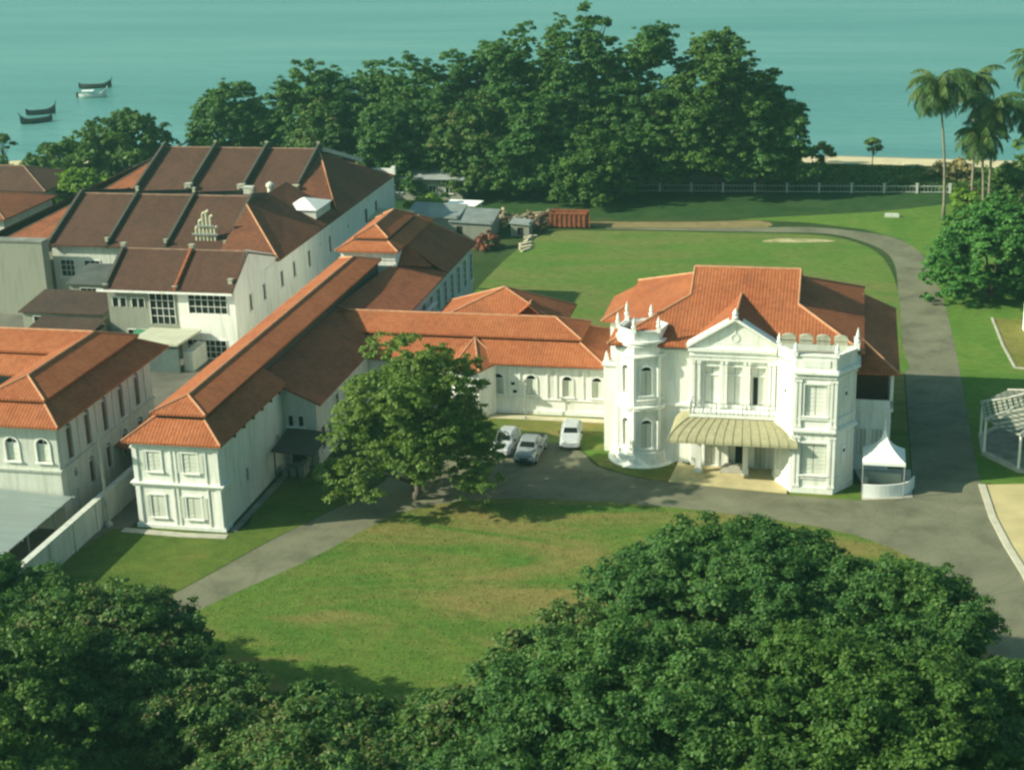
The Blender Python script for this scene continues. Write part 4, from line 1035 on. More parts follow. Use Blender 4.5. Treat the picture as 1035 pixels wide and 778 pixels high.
# carport in front of the white house
cp = empty('carport', (-63, 133, 0), 'low pale cream flat-roofed carport between the orange-roofed building and the white house', 'carport')
q = MB(); q.slab([(-66.4, 131.6, 2.9), (-61.2, 131.4, 2.9), (-60.6, 135.9, 3.05), (-65.9, 136.0, 3.05)], .18); q.build('roof', m_simple('cream_roof_sheet', (.50, .50, .38), .7, .12), cp)
q = MB(); q.box(-66.3, 131.7, 0, -61.3, 131.9, 2.7); q.build('front_wall', m_simple('shade_teal_grey_wall', (.10, .14, .13), .8, .2), cp)  # shade on this wall is put into its dark teal colour
q = MB(); q.box(-61.1, 132.3, 0, -60.2, 135.8, 1.9); q.build('side_store', dull, cp)
gt = empty('green_tarpaulin', (-66.5, 136, 0), 'small green tarpaulin awning at the foot of the white front house', 'awning')
q = MB(); q.slab([(-67.5, 134.6, 2.2), (-65.2, 134.6, 2.1), (-65.2, 136.1, 2.7), (-67.5, 136.1, 2.8)], .06); q.build('sheet', m_simple('green_tarpaulin_cloth', (.05, .22, .12), .6, .15), gt)
q = MB(); q.tube((-67.3, 134.7, 0), (-67.3, 134.7, 2.2), .04); q.tube((-65.3, 134.7, 0), (-65.3, 134.7, 2.1), .04); q.build('pole', metal_g, gt)
# white pipe stack and roof tanks on the row
vp = empty('pipe_stack', (-67.6, 152.0, 8.0), 'tall rusty-white vertical pipe stack behind the ridge of the white front house', 'roof pipes')
q = MB()
for k in range(6):
    x_ = -67.3+.42*k; zt_ = 8.9+[.2, .9, 1.7, 1.9, 1.4, .2][k]; q.tube((x_, 152.0, 7.3), (x_, 152.0, zt_), .15, n=8); q.tube((x_, 152.0, zt_), (x_+.3, 152.0, zt_+.18), .15, n=8)
q.build('pipe', m_simple('flaking_white_pipe', (.55, .54, .38), .7, .35, 2.2), vp)
q = MB(); q.box(-67.7, 151.7, 8.4, -64.8, 151.84, 8.55); q.box(-67.2, 151.7, 9.3, -65.2, 151.84, 9.42); q.build('bracket', metal_g, vp)
for (x_, y_, lab) in ((-69.0, 171.8, 'white box-shaped roof tank at the valley of the terrace, left of the round one'), (-66.2, 171.6, 'round pale roof vent in the valley of the terrace')):
    rt_ = empty('roof_tank', (x_, y_, 8.3), lab, 'roof tank')
    q = MB()
    if x_ < -68: q.box(x_-.55, y_-.35, 8.0, x_+.55, y_+.35, 9.2); q.box(x_-.62, y_-.42, 9.2, x_+.62, y_+.42, 9.3)
    else: q.lathe(x_, y_, [(.4, 7.9), (.4, 9.3), (.55, 9.4), (.5, 9.7), (.1, 9.95), (0, 9.95)], 12)
    q.build('tank', dull, rt_)

# ---- sheds and walls left of the terrace
gh = empty('blank_wall_house', (-90, 152, 0), 'large blank grey rendered end wall standing left of the dark sheds', 'building')
q = MB(); q.box(-104, 148.2, 0, -83.3, 149.6, 8.0); q.build('wall', greyp, gh)
q = MB(); q.box(-104.1, 148.1, 8.0, -83.2, 149.7, 8.15); q.build('coping', conc_dk, gh)
dark_sheet = m_simple('sooty_sheet_roof', (.085, .095, .085), .8, .35, .6)
sheds = [(-78.0, -70.9, 142.5, 148.0, 5.3, 6.0, 'upper dark sheet-roofed lean-to against the terrace', dark_sheet),
         (-80.2, -71.0, 136.5, 142.3, 4.0, 4.7, 'middle sooty tiled lean-to between the grey wall and grey front house', tile_dark),
         (-77.6, -70.6, 131.3, 136.3, 3.0, 3.7, 'lowest dark tiled shed roof in front of the lean-tos', tile_dark),
         (-75.5, -70.6, 126.0, 131.1, 2.4, 2.9, 'low brown shed roof just behind the orange-roofed hall', tile_corner)]
for (xa, xb, ya, yb, za, zb, lab, mt) in sheds:
    s_ = empty('lean_to_shed', ((xa+xb)/2, (ya+yb)/2, 0), lab, 'shed', 'sheds beside the terrace')
    q = MB(); q.slab([(xa, ya, za), (xb, ya, za), (xb, yb, zb), (xa, yb, zb)], .12); q.build('roof', mt, s_)
    walls(s_, [(xa+.3, ya+.3), (xb-.2, ya+.3), (xb-.2, yb), (xa+.3, yb)], 0, za-.12, {0: [(1.2, 3.6, za-1.6, za-.5), (5.6, 8.0, za-1.5, za-.5)]}, greyp)
    for hh in ((1.2, 3.6, za-1.6, za-.5), (5.6, 8.0, za-1.5, za-.5)): window(s_, (xa+.3, ya+.3), (1, 0), hh, 'glass', .2, surround=.05, sillw=False)
# far left old houses
for (xa, xb, ya, yb, ze, hh, mt, lab) in ((-122, -103.5, 176, 190, 3.6, .32, tile_old, 'old reddish-roofed house beyond the soot-black roof strip, the nearer one'),
                                          (-130, -105.5, 190.5, 203, 4.0, .34, tile_brown, 'old brown-roofed house beneath the dark low treeline by the sea')):
    h = empty('old_house', ((xa+xb)/2, (ya+yb)/2, 0), lab, 'house', 'old houses beyond the terrace')
    walls(h, [(xa+.6, ya+.6), (xb-.6, ya+.6), (xb-.6, yb-.6), (xa+.6, yb-.6)], 0, ze, {0: [(12, 13.4, 1.2, 2.6), (15, 16.2, 1.2, 2.6)]}, dull)
    for k in (12, 15): window(h, (xa+.6, ya+.6), (1, 0), (k, k+(1.4 if k == 12 else 1.2), 1.2, 2.6), 'glass', .2, surround=.06)
    q, c = MB(), MB(); hip(q, c, xa, xb, ya, yb, ze, hh, 'x'); rf = q.build('roof', mt, h); c.build('ridge_cap', ridge_dk, rf)

# ================================================================== LEFT HALL
ha = empty('orange_roofed_hall', (-62, 104, 0), 'two-storey hall with tiered orange roof and tall brown arched shutters', 'building')
uh = [(1.35+2.88*k, 2.25+2.88*k, 4.95, 7.75, True) for k in range(5)]; lh2 = [(4.2+2.88*k, 5.1+2.88*k, 1.9, 4.05, True) for k in range(4)]+[(1.85, 2.45, 3.4, 4.15, True)]
hf = [(-72.9, 96.4), (-54.96, 96.4), (-54.96, 112.5), (-72.9, 112.5)]
fh = [(11.4+2.45*k, 12.4+2.45*k, 5.3, 7.1, True) for k in range(3)]
w, fr = walls(ha, hf, 0, 8.26, {0: fh, 1: uh+lh2}, dull)
for h in uh+lh2: window(ha, fr[1][0], fr[1][1], h, 'brown' if h[1]-h[0] > .7 else 'glass', .22, surround=.06, sillw=False)
for h in fh: window(ha, fr[0][0], fr[0][1], h, 'shutter', .22, surround=.12)
q = MB()
for z0, z1, p in ((4.45, 4.6, .1), (4.6, 4.74, .18), (7.85, 8.15, .16)): band(q, hf[:3], z0, z1, p, False)
a, u, L = fr[1]
for k in range(6): q.obox(a, u, .32+2.88*k, .56+2.88*k, 4.74, 7.85, .003, .08)
q.build('string_course', dull, ha)
q, c = MB(), MB(); Xa, Xb, Ya, Yb, zi = frustum(q, c, -62.8, -54.33, 95.7, 115.0, 8.28, .6, 1.86, 'SENW'); rt = q.build('lower_roof', tile, ha); c.build('ridge_cap', ridge_m, rt)
q = MB(); q.box(Xa+.12, Ya+.12, zi-.3, Xb-.12, Yb-.12, zi+.24); q.build('roof_step', fascia_m, ha)
q, c = MB(), MB(); hip(q, c, Xa-.15, Xb+.15, Ya-.2, Yb+.15, zi+.3, .38, 'y'); ur = q.build('upper_roof', tile, ha); c.build('ridge_cap', ridge_m, ur)
q, c = MB(), MB(); Xa, Xb, Ya, Yb, zi = frustum(q, c, -82, -57.2, 106.35, 115.05, 8.3, .6, 1.86, 'SN'); rt = q.build('cross_roof', tile, ha); c.build('ridge_cap', ridge_m, rt)
q = MB(); q.box(-82, Ya+.12, zi-.3, -59.5, Yb-.12, zi+.24); q.build('roof_step', fascia_m, ha)
q, c = MB(), MB(); hip(q, c, -82, -58.7, Ya-.2, Yb+.15, zi+.28, .37, 'x', 0, 0); ur = q.build('raised_cross_roof', tile, ha); c.build('ridge_cap', ridge_m, ur)
# sheet roof in front of the hall
sh = empty('open_shed', (-59, 92, 0), 'open-sided shed with flat blue-grey sheet roof in front of the hall', 'shed')
m, t, bs = base_mat('streaky_sheet_roof', .5, .3)
sx = noise(t, pos(t, (.25, 2.2, .25), (0, 0, .0)), 1.0, 5, .6)
t.links.new(mix(t, noise(t, pos(t), .35, 5), ramp(t, sx, [(.3, (.19, .25, .25)), (.7, (.32, .39, .37))]), (.24, .27, .24)), bs.inputs['Base Color'])
q = MB(); q.slab([(-70, 82.0, 3.0), (-54.15, 82.0, 2.8), (-54.15, 96.2, 2.8), (-70, 96.2, 3.55)], .08)
sr = q.build('roof', m, sh)
q = MB()
for k in range(9): q.box(-54.2, 83+1.9*k, 2.62, -54.05, 83.06+1.9*k, 2.8)
q.build('gutter_clip', metal_g, sr)
for k in range(5):
    q = MB(); q.tube((-54.5, 82.5+3.8*k, 0), (-54.5, 82.5+3.8*k, 2.8), .07); q.build('post', metal_g, sh)
cwl = MB(); cwl.box(-52.95, 78, 0, -52.65, 104.6, 2.15); cwl.box(-53.05, 78, 2.15, -52.55, 104.65, 2.3)
for k in range(8): cwl.box(-53.02, 79+3.5*k, 0, -52.58, 79.4+3.5*k, 2.2)
o = cwl.build('compound_wall', dull); tag(o, 'long weathered, shade-dulled white compound wall between the hall and the long wing', 'wall')  # duller plaster also stands in for shade on the wall's visible side
pl_ = MB(); pl_.tube((-52.3, 97.6, 0), (-52.5, 98.0, 7.1), .13, .10, 10); pl_.lathe(-52.3, 97.6, [(.3, 0), (.3, .25), (.15, .35)], 10)
o = pl_.build('service_pole', m_simple('pale_concrete_pole', (.45, .44, .36), .8, .15, 2)); tag(o, 'tall plain pale pole standing against the compound wall', 'pole')
nl = empty('narrow_lean_to', (-54.5, 108, 0), 'narrow dark red roof in the gap between hall and long wing', 'lean-to')
q = MB(); q.slab([(-54.9, 104.8, 3.4), (-51.0, 104.8, 2.6), (-51.0, 124, 2.6), (-54.9, 124, 3.4)], .12); q.build('roof', tile_old, nl)
q = MB(); q.box(-51.4, 105.5, 0, -51.2, 123.5, 2.5); q.build('wall', dull, nl)

# ================================================================== FORECOURT OBJECTS
def car(name, label, x, y, ang, kind, paint, group='cars parked in front of the low wing'):
    root = empty(name, (0, 0, 0), label, 'car', group)
    L, Wd = (4.3, 1.72) if kind == 'hatch' else (4.9, 1.8)
    hw = Wd/2
    def loft(rows, mat, nm, par):
        """rows: (x, halfwidth_bottom, halfwidth_top, zb, zt)"""
        q = MB(); n = 8; base = []
        for (x_, wb, wt, zb, zt) in rows:
            r = min(.12, (zt-zb)*.3)
            q.v += [(x_, -wb, zb), (x_, -wb, zb+(zt-zb)*.55), (x_, -wt, zt-r), (x_, -wt+r*1.2, zt), (x_, wt-r*1.2, zt), (x_, wt, zt-r), (x_, wb, zb+(zt-zb)*.55), (x_, wb, zb)]
        for k in range(len(rows)-1):
            for i in range(n): q.f.append((k*n+i, (k+1)*n+i, (k+1)*n+(i+1) % n, k*n+(i+1) % n))
        q.f.append(tuple(range(n))); q.f.append(tuple((len(rows)-1)*n+i for i in range(n-1, -1, -1)))
        return q.build(nm, mat, par, False)
    h = L/2
    if kind == 'hatch':
        body = [(-h, hw*.82, hw*.78, .35, .78), (-h+.12, hw*.95, hw*.9, .25, .98), (-h+.9, hw, hw*.95, .22, 1.02), (.3, hw, hw*.95, .22, .98), (h-1.2, hw, hw*.93, .22, .93), (h-.3, hw*.94, hw*.85, .25, .80), (h, hw*.78, hw*.72, .35, .62)]
        cab = [(-h+.15, hw*.86, hw*.70, .95, 1.02), (-h+.55, hw*.92, hw*.74, .95, 1.42), (-.4, hw*.93, hw*.76, .93, 1.50), (.35, hw*.93, hw*.74, .92, 1.44), (h-1.05, hw*.90, hw*.78, .88, .93)]
    else:
        body = [(-h, hw*.9, hw*.88, .45, .92), (-h+.1, hw*.96, hw*.94, .35, 1.02), (-.55, hw, hw*.96, .32, 1.05), (.5, hw, hw*.96, .32, 1.06), (h-1.1, hw, hw*.92, .32, 1.04), (h-.15, hw*.94, hw*.86, .35, .92), (h, hw*.85, hw*.8, .42, .75)]
        cab = [(-.75, hw*.9, hw*.78, 1.0, 1.55), (-.3, hw*.92, hw*.8, 1.0, 1.68), (.4, hw*.92, hw*.8, 1.0, 1.66), (.75, hw*.92, hw*.78, 1.0, 1.55), (h-.95, hw*.9, hw*.8, 1.0, 1.05)]
    b_ = loft(body, paint, 'body', root); cb = loft(cab, paint, 'cabin', root)
    # glazing set a few millimetres proud of the cabin
    q = MB(); c0, c1, c2, c3, c4 = cab[0], cab[1], cab[2], cab[3], cab[4]
    e = .012
    q.poly((c4[0]-.12+e, -hw*.70, c4[4]+.05+e), (c4[0]-.12+e, hw*.70, c4[4]+.05+e), (c3[0]+.1+e, hw*.60, c3[4]-.05+e), (c3[0]+.1+e, -hw*.60, c3[4]-.05+e)); q.build('windscreen', glass_m, cb)
    for sg in (-1, 1):
        q = MB(); z0 = c2[3]+.12; z1 = c2[4]-.16
        q.add([(c1[0]+.1, sg*(hw*.935), z0), (c3[0]+.35, sg*(hw*.935), z0), (c3[0]-.05, sg*(hw*.80+.03), z1), (c1[0]+.25, sg*(hw*.80+.03), z1)], [(0,1,2,3)]); q.build('side_window', glass_m, cb)
    q = MB()
    if kind == 'hatch': q.poly((c0[0]+.02, -hw*.6, 1.06), (c0[0]+.02, hw*.6, 1.06), (c1[0]-.06, hw*.6, 1.38), (c1[0]-.06, -hw*.6, 1.38))
    else: q.poly((c0[0]-.01, -hw*.6, 1.12), (c0[0]-.01, hw*.6, 1.12), (c0[0]-.01, hw*.6, 1.45), (c0[0]-.01, -hw*.6, 1.45))
    q.build('rear_window', glass_m, cb)
    if kind != 'hatch':
        q = MB(); q.box(-h+.12, -hw*.8, .96, -.9, hw*.8, 1.035); q.build('load_bed', dark_m, root)
    for wx in (-h+.85, h-.85):
        for sg in (-1, 1):
            tq = MB(); rr = .32 if kind == 'hatch' else .38; y0_ = sg*(hw-.1)
            tq.tube((wx, y0_-.1, rr), (wx, y0_+.1, rr), rr, n=16); wh = tq.build('wheel', black_m, root)
            tq = MB(); tq.tube((wx, y0_+sg*.1, rr), (wx, y0_+sg*.115, rr), rr*.6, n=12); tq.build('rim', metal_g, wh)
    for sg in (-1, 1):
        tq = MB(); tq.box(h-.22, sg*hw*.62-.14, .62, h+.01, sg*hw*.62+.14, .76); tq.build('headlight', m_simple('headlight_glass', (.7, .7, .66), .2, .02, 1, .6) if 'headlight_glass' not in MATS else MATS['headlight_glass'], root)
        tq = MB(); tq.box(-h-.01, sg*hw*.68-.1, .66, -h+.1, sg*hw*.68+.1, .82); tq.build('tail_light', MATS.get('tail_light_red') or m_simple('tail_light_red', (.35, .02, .02), .3, .05), root)
        tq = MB(); tq.box(.5, sg*(hw+.02)-.02, .98, .68, sg*(hw+.14), 1.12); tq.build('wing_mirror', black_m, root)
    tq = MB(); tq.box(h-.08, -hw*.75, .34, h+.05, hw*.75, .48); tq.box(h-.05, -hw*.35, .52, h+.02, hw*.35, .66); tq.build('bumper', black_m if kind != 'hatch' else paint, root)
    root.location = (x, y, .015); root.rotation_euler = (0, 0, ang)
    return root
car_w = m_simple('silver_white_car_paint', (.46, .49, .49), .25, .03, 1, .6)
car_g = m_simple('silver_grey_car_paint', (.24, .27, .27), .3, .03, 1, .6)
car('parked_car', 'pale silver hatchback parked alone on the grass edge nearest the hexagonal tower', -21.5, 119.2, R(-84), 'hatch', car_w)
car('parked_pickup', 'grey pickup parked nose-out in the tree shade between the other two cars', -24.2, 115.7, R(-92), 'pickup', car_g)
car('parked_car', 'white car half hidden behind the round tree, left of the grey pickup', -26.5, 116.8, R(-92), 'hatch', car_w)
lp = empty('lamp_post', (-26.3, 123.9, 0), 'thin grey post standing in front of the low wing wall', 'post')
q = MB(); q.tube((-26.3, 123.9, 0), (-26.3, 123.9, 3.3), .05, .04); q.lathe(-26.3, 123.9, [(.12, 0), (.1, .2), (.05, .3)], 8); q.build('pole', metal_g, lp)
q = MB(); q.lathe(-26.3, 123.9, [(.03, 3.28), (.13, 3.32), (.15, 3.5), (.05, 3.62), (0, 3.64)], 8); q.build('lamp_head', metal_g, lp)

# tent pavilion and curved screen
tn = empty('marquee_tent', (3.3, 113.6, 0), 'white peaked marquee tent beside the three-sided bay', 'tent')
q = MB(); cx_, cy_ = 3.4, 112.75; hw_ = 1.55; N = 10; rings = []
for k in range(N+1):
    t_ = k/N; s_ = hw_*(1-t_)**3.0*.9+hw_*.1*(1-t_); z_ = 2.75+2.6*t_
    rings.append([(cx_-s_, cy_-s_, z_), (cx_+s_, cy_-s_, z_), (cx_+s_, cy_+s_, z_), (cx_-s_, cy_+s_, z_)])
for k in range(N):
    for i in range(4): q.add([rings[k][i], rings[k][(i+1) % 4], rings[k+1][(i+1) % 4], rings[k+1][i]], [(0,1,2,3)])
for i in range(4):
    A, B = rings[0][i], rings[0][(i+1) % 4]; q.add([A, B, (B[0], B[1], 2.5), (A[0], A[1], 2.5)], [(0,1,2,3)])
q.build('canopy', white_pvc, tn)
q = MB(); q.tube((cx_, cy_, 5.25), (cx_, cy_, 5.6), .05, .02); q.build('spike', trimm, tn)
for sx_, sy_ in ((-1,-1),(1,-1),(1,1),(-1,1)):
    q = MB(); q.tube((cx_+sx_*hw_*.97, cy_+sy_*hw_*.97, .05), (cx_+sx_*hw_*.97, cy_+sy_*hw_*.97, 2.7), .04); q.build('post', metal_g, tn)
q = MB(); q.box(cx_-1.5, cy_+.9, .1, cx_+1.4, cy_+1.2, .95); q.box(cx_-1.5, cy_-.2, .1, cx_-1.1, cy_+.9, .95); o = q.build('counter', m_simple('grey_green_counter', (.33, .38, .34), .6, .1)); tag(o, 'grey-green counter under the white marquee tent', 'counter')
q = MB(); P_ = smooth([(1.95, 110.95), (3.2, 111.05), (4.5, 111.5), (5.35, 112.3), (5.7, 113.4)], False, 4); n = len(P_)
for k in range(n-1):
    a_, b2 = P_[k], P_[k+1]; d_ = Vector((b2[0]-a_[0], b2[1]-a_[1])).normalized(); nn = Vector((d_.y, -d_.x))*.06
    q.prism([(a_[0]+nn.x, a_[1]+nn.y), (b2[0]+nn.x, b2[1]+nn.y), (b2[0]-nn.x, b2[1]-nn.y), (a_[0]-nn.x, a_[1]-nn.y)][::-1], .02, 1.05-.12*k/n)
o = q.build('curved_screen', white_pvc); tag(o, 'low curved white screen in front of the marquee tent', 'screen')

# round open pavilion at the right edge
hut = empty('garden_pavilion', (17.3, 122.5, 0), 'open round pavilion with weathered lattice roof and white posts beside the road', 'pavilion')
hc = (17.4, 122.9); hr = 6.6
m, t, bs = base_mat('rusty_ribbed_sheet', .7, .3)
wv = nd(t, 'ShaderNodeTexWave', wave_type='BANDS', bands_direction='Y'); wv.inputs['Scale'].default_value = .42; wv.inputs['Distortion'].default_value = 5; wv.inputs['Detail'].default_value = 3; wv.inputs['Detail Scale'].default_value = .7
t.links.new(pos(t), wv.inputs['Vector'])
t.links.new(ramp(t, wv.outputs['Fac'], [(.2, (.12, .14, .11)), (.55, (.22, .23, .18)), (.85, (.36, .36, .29))]), bs.inputs['Base Color'])
bump(t, bs, wv.outputs['Fac'], .6, .1)
q = MB(); n = 10
ring = [(hc[0]+hr*math.cos(2*PI*(i+.5)/n), hc[1]+hr*math.sin(2*PI*(i+.5)/n)) for i in range(n)]
rnh = random.Random(4)
for i in range(n):
    a_, b2 = ring[i], ring[(i+1) % n]
    g = lambda p, f: (hc[0]+(p[0]-hc[0])*f, hc[1]+(p[1]-hc[1])*f)
    for k in range(15):
        f0 = 1-k*.064; f1 = f0-.038-.012*rnh.random(); z0, z1 = 3.0+1.9*(1-f0), 3.0+1.9*(1-f1)
        q.slab([(*g(a_, f0), z0), (*g(b2, f0), z0+.03*rnh.random()), (*g(b2, f1), z1), (*g(a_, f1), z1)], .05)
hr_ = q.build('roof', m, hut)
q = MB()
for p in ring:
    q.path([(p[0], p[1], 3.03), (hc[0]+(p[0]-hc[0])*.69, hc[1]+(p[1]-hc[1])*.69, 3.04+1.9*.31), (hc[0]+(p[0]-hc[0])*.38, hc[1]+(p[1]-hc[1])*.05, 3.04+1.9*.95)], [.07]*3, 5)
q.build('roof_rib', m_simple('pale_roof_rib', (.45, .45, .38), .7, .2, 2), hr_)
for i, p in enumerate(ring):
    q = MB(); q.tube((p[0]*.97+hc[0]*.03, p[1]*.97+hc[1]*.03, 0), (p[0]*.97+hc[0]*.03, p[1]*.97+hc[1]*.03, 3.0), .1, n=8); q.build('post', trimm, hut)
q = MB()
for i in range(n):
    a_, b2 = ring[i], ring[(i+1) % n]; gg = lambda p, f: (hc[0]+(p[0]-hc[0])*f, hc[1]+(p[1]-hc[1])*f)
    q.prism([gg(a_, 1.0), gg(b2, 1.0), gg(b2, .93), gg(a_, .93)], -.05, .28)
q.build('base_ring', concrete, hut)
q = MB(); q.prism([(hc[0]+(p[0]-hc[0])*.93, hc[1]+(p[1]-hc[1])*.93) for p in ring], -.05, .1); q.build('floor', conc_dk, hut)
wt = empty('white_storage_tank', (19.6, 156, 0), 'white rounded tank beside the bushy tree and pale path edging', 'tank')
q = MB(); q.lathe(19.8, 155.6, [(2.5, 0), (2.5, 2.6), (2.2, 3.2), (1.3, 3.7), (.3, 3.9), (0, 3.9)], 28); q.build('shell', white_pvc, wt, True)
q = MB(); q.lathe(19.8, 155.6, [(.35, 3.85), (.35, 4.1), (0, 4.12)], 12); q.build('lid', metal_g, wt)

# ================================================================== BACK YARD AND FENCE
fe = empty('shore_fence', (0, 215.5, 0), 'long low pale railing with white posts running between field and beach', 'fence')
q = MB()
def fy(x): return 216.3+.06*(x+14)
xs = [-78+4.35*k for k in range(22)]
q = MB()
for a_, b2 in zip(xs[:-1], xs[1:]):
    for z_ in (.95, .15): q.tube((a_, fy(a_), z_), (b2, fy(b2), z_), .09, n=5)
    for j in range(1, 9):
        x_ = a_+(b2-a_)*j/9; q.tube((x_, fy(x_), .1), (x_, fy(x_), .95), .035, n=4)
q.build('railing', m_simple('grey_green_railing', (.33, .38, .33), .7, .15), fe)
for x_ in xs:
    q = MB(); q.box(x_-.16, fy(x_)-.16, 0, x_+.16, fy(x_)+.16, 1.25); q.box(x_-.2, fy(x_)-.2, 1.25, x_+.2, fy(x_)+.2, 1.33); q.build('post', dull, fe)
lb = empty('low_grey_outbuilding', (-60, 210, 0), 'long low grey building with small windows under the dark trees', 'building')
lo = [(1.5+2.4*k, 2.5+2.4*k, 1.1, 2.1) for k in range(5)]
w, fr = walls(lb, [(-65.5, 207.5), (-52, 207.0), (-52, 211), (-65.5, 211)], 0, 3.2, {0: lo}, metal_g and greyp)
for h in lo: window(lb, fr[0][0], fr[0][1], h, 'glass', .2, surround=.06)
q = MB(); q.slab([(-66, 206.7, 3.2), (-51.5, 206.2, 3.2), (-51.5, 211.5, 3.9), (-66, 211.5, 3.9)], .1); q.build('roof', metal_g, lb)
for (xa, xb, ya, yb, z, sl_, mt, lab, nm) in (
        (-57.2, -52.4, 179.5, 184.0, 3.9, .3, m_simple('cream_wall_paint', (.55, .52, .33), .8, .1), 'small cream flat-topped store behind the lantern roof', 'store'),
        (-54.5, -47.5, 186.0, 192.0, 2.8, .5, metal_roof, 'pale sheet-roofed shed left of the timber pile', 'shed'),
        (-48.6, -43.0, 185.5, 190.8, 2.3, .7, m_simple('grey_tarred_sheet', (.20, .23, .22), .7, .2), 'darker grey sloping shed next to the timber pile', 'shed'),
        (-41.4, -38.7, 188.0, 190.6, 1.7, .1, metal_g, 'small grey tool store in front of the timber pile', 'shed')):
    s_ = empty('yard_'+nm, ((xa+xb)/2, (ya+yb)/2, 0), lab, nm, 'yard sheds')
    walls(s_, [(xa+.2, ya+.2), (xb-.2, ya+.2), (xb-.2, yb-.2), (xa+.2, yb-.2)], 0, z-.05, {0: [(.8, 1.6, .1, min(1.9, z-.6))]}, mt if nm == 'store' else greyp)
    window(s_, (xa+.2, ya+.2), (1, 0), (.8, 1.6, .1, min(1.9, z-.6)), 'open', .15, name='door', frame=False, sillw=False)
    q = MB(); q.slab([(xa, ya, z), (xb, ya, z-.2), (xb, yb, z+sl_-.2), (xa, yb, z+sl_)], .08); q.build('roof', mt, s_)
awn = MB(); awn.slab([(-51.0, 193.5, 2.6), (-47.0, 193.5, 2.5), (-46.2, 195.0, 2.9), (-50.6, 195.0, 3.0)], .08)
for x_, y_ in ((-50.8, 193.7), (-47.2, 193.7), (-46.5, 194.8), (-50.4, 194.8)): awn.tube((x_, y_, 0), (x_, y_, 2.6), .06, n=6)
tag(awn.build('white_awning', white_pvc), 'small white awning on poles behind the pale shed', 'awning')
# timber pile: each log its own object
lg = [m_simple('cut_log_end', (.42, .34, .20), .9, .3, 3), m_simple('dark_log_bark', (.13, .09, .055), .9, .3, 3), m_simple('grey_log_bark', (.28, .24, .17), .9, .3, 3)]
rl = random.Random(5)
for i in range(64):
    lay = 0 if i < 30 else (1 if i < 50 else 2)
    x_ = rl.uniform(-47.5, -37.6); y_ = rl.uniform(191.4, 197.5)+lay*.3; an = rl.gauss(1.3, .5); ln = rl.uniform(1.6, 3.2); r_l = rl.uniform(.17, .38); z_ = r_l+lay*.5
    q = MB(); dx, dy = math.cos(an)*ln/2, math.sin(an)*ln/2
    q.path([(-dx, -dy, 0), (-dx*.3, -dy*.3, .04), (dx*.4, dy*.4, .02), (dx, dy, rl.uniform(-.1, .3))], [r_l, r_l*.95, r_l*.9, r_l*.82], 8)
    o = q.build('log', lg[rl.choice([0, 1, 1, 2, 0])], None); o.location = (x_, y_, z_)
    tag(o, 'log in the jumbled pile between the yard sheds and the orange container', 'log', 'logs in the timber pile')
for i in range(9):
    y_ = 181.2+i*.82; q = MB(); q.box(-.9, -.16, 0, .9, .16, .2+.12*(i % 2))
    o = q.build('timber_beam', m_simple('pale_sawn_timber', (.52, .46, .32), .85, .2, 2) if i == 0 else MATS['pale_sawn_timber']); o.location = (-37.9-(.18*i if i < 4 else .7), y_, 0); o.rotation_euler = (0, 0, rl.uniform(.7, 1.8))
    tag(o, 'pale sawn beam in the loose stack at the field corner', 'beam', 'beams stacked at the field corner')
sk = empty('orange_container', (-34.8, 194, 0), 'rusty orange open-topped waste container at the far edge of the field', 'container')
om = m_simple('rusty_orange_steel', (.27, .085, .04), .7, .3, 1.5)
q = MB(); x0_, x1_, y0_, y1_ = -37.2, -32.4, 192.8, 194.9
for b_ in ((x0_, y0_, .2, x1_, y0_+.1, 1.9), (x0_, y1_-.1, .2, x1_, y1_, 1.9), (x0_, y0_+.1, .2, x0_+.1, y1_-.1, 1.9), (x1_-.1, y0_+.1, .2, x1_, y1_-.1, 1.9), (x0_+.1, y0_+.1, .2, x1_-.1, y1_-.1, .35)): q.box(*b_)
bd = q.build('body', om, sk)
q = MB()
for k in range(9): q.box(x0_+.15+.62*k, y0_-.1, .2, x0_+.3+.62*k, y0_-.003, 1.85)
q.box(x0_-.06, y0_-.12, 1.86, x1_+.06, y0_+.12, 2.0); q.box(x0_-.06, y1_-.12, 1.86, x1_+.06, y1_+.1, 2.0); q.build('rib', om, bd)
q = MB(); q.box(x0_+.3, y0_+.2, 0, x0_+.7, y1_-.2, .2); q.box(x1_-.7, y0_+.2, 0, x1_-.3, y1_-.2, .2); q.build('skid', black_m, sk)
q = MB(); q.box(-.9, -.3, 0, .9, .3, .35); q.box(-.8, -.25, .35, .8, .25, .42); o = q.build('white_bench', dull); o.location = (5.5, 203.2, 0); tag(o, 'small pale stone bench on the shaded grass before the fence', 'bench')

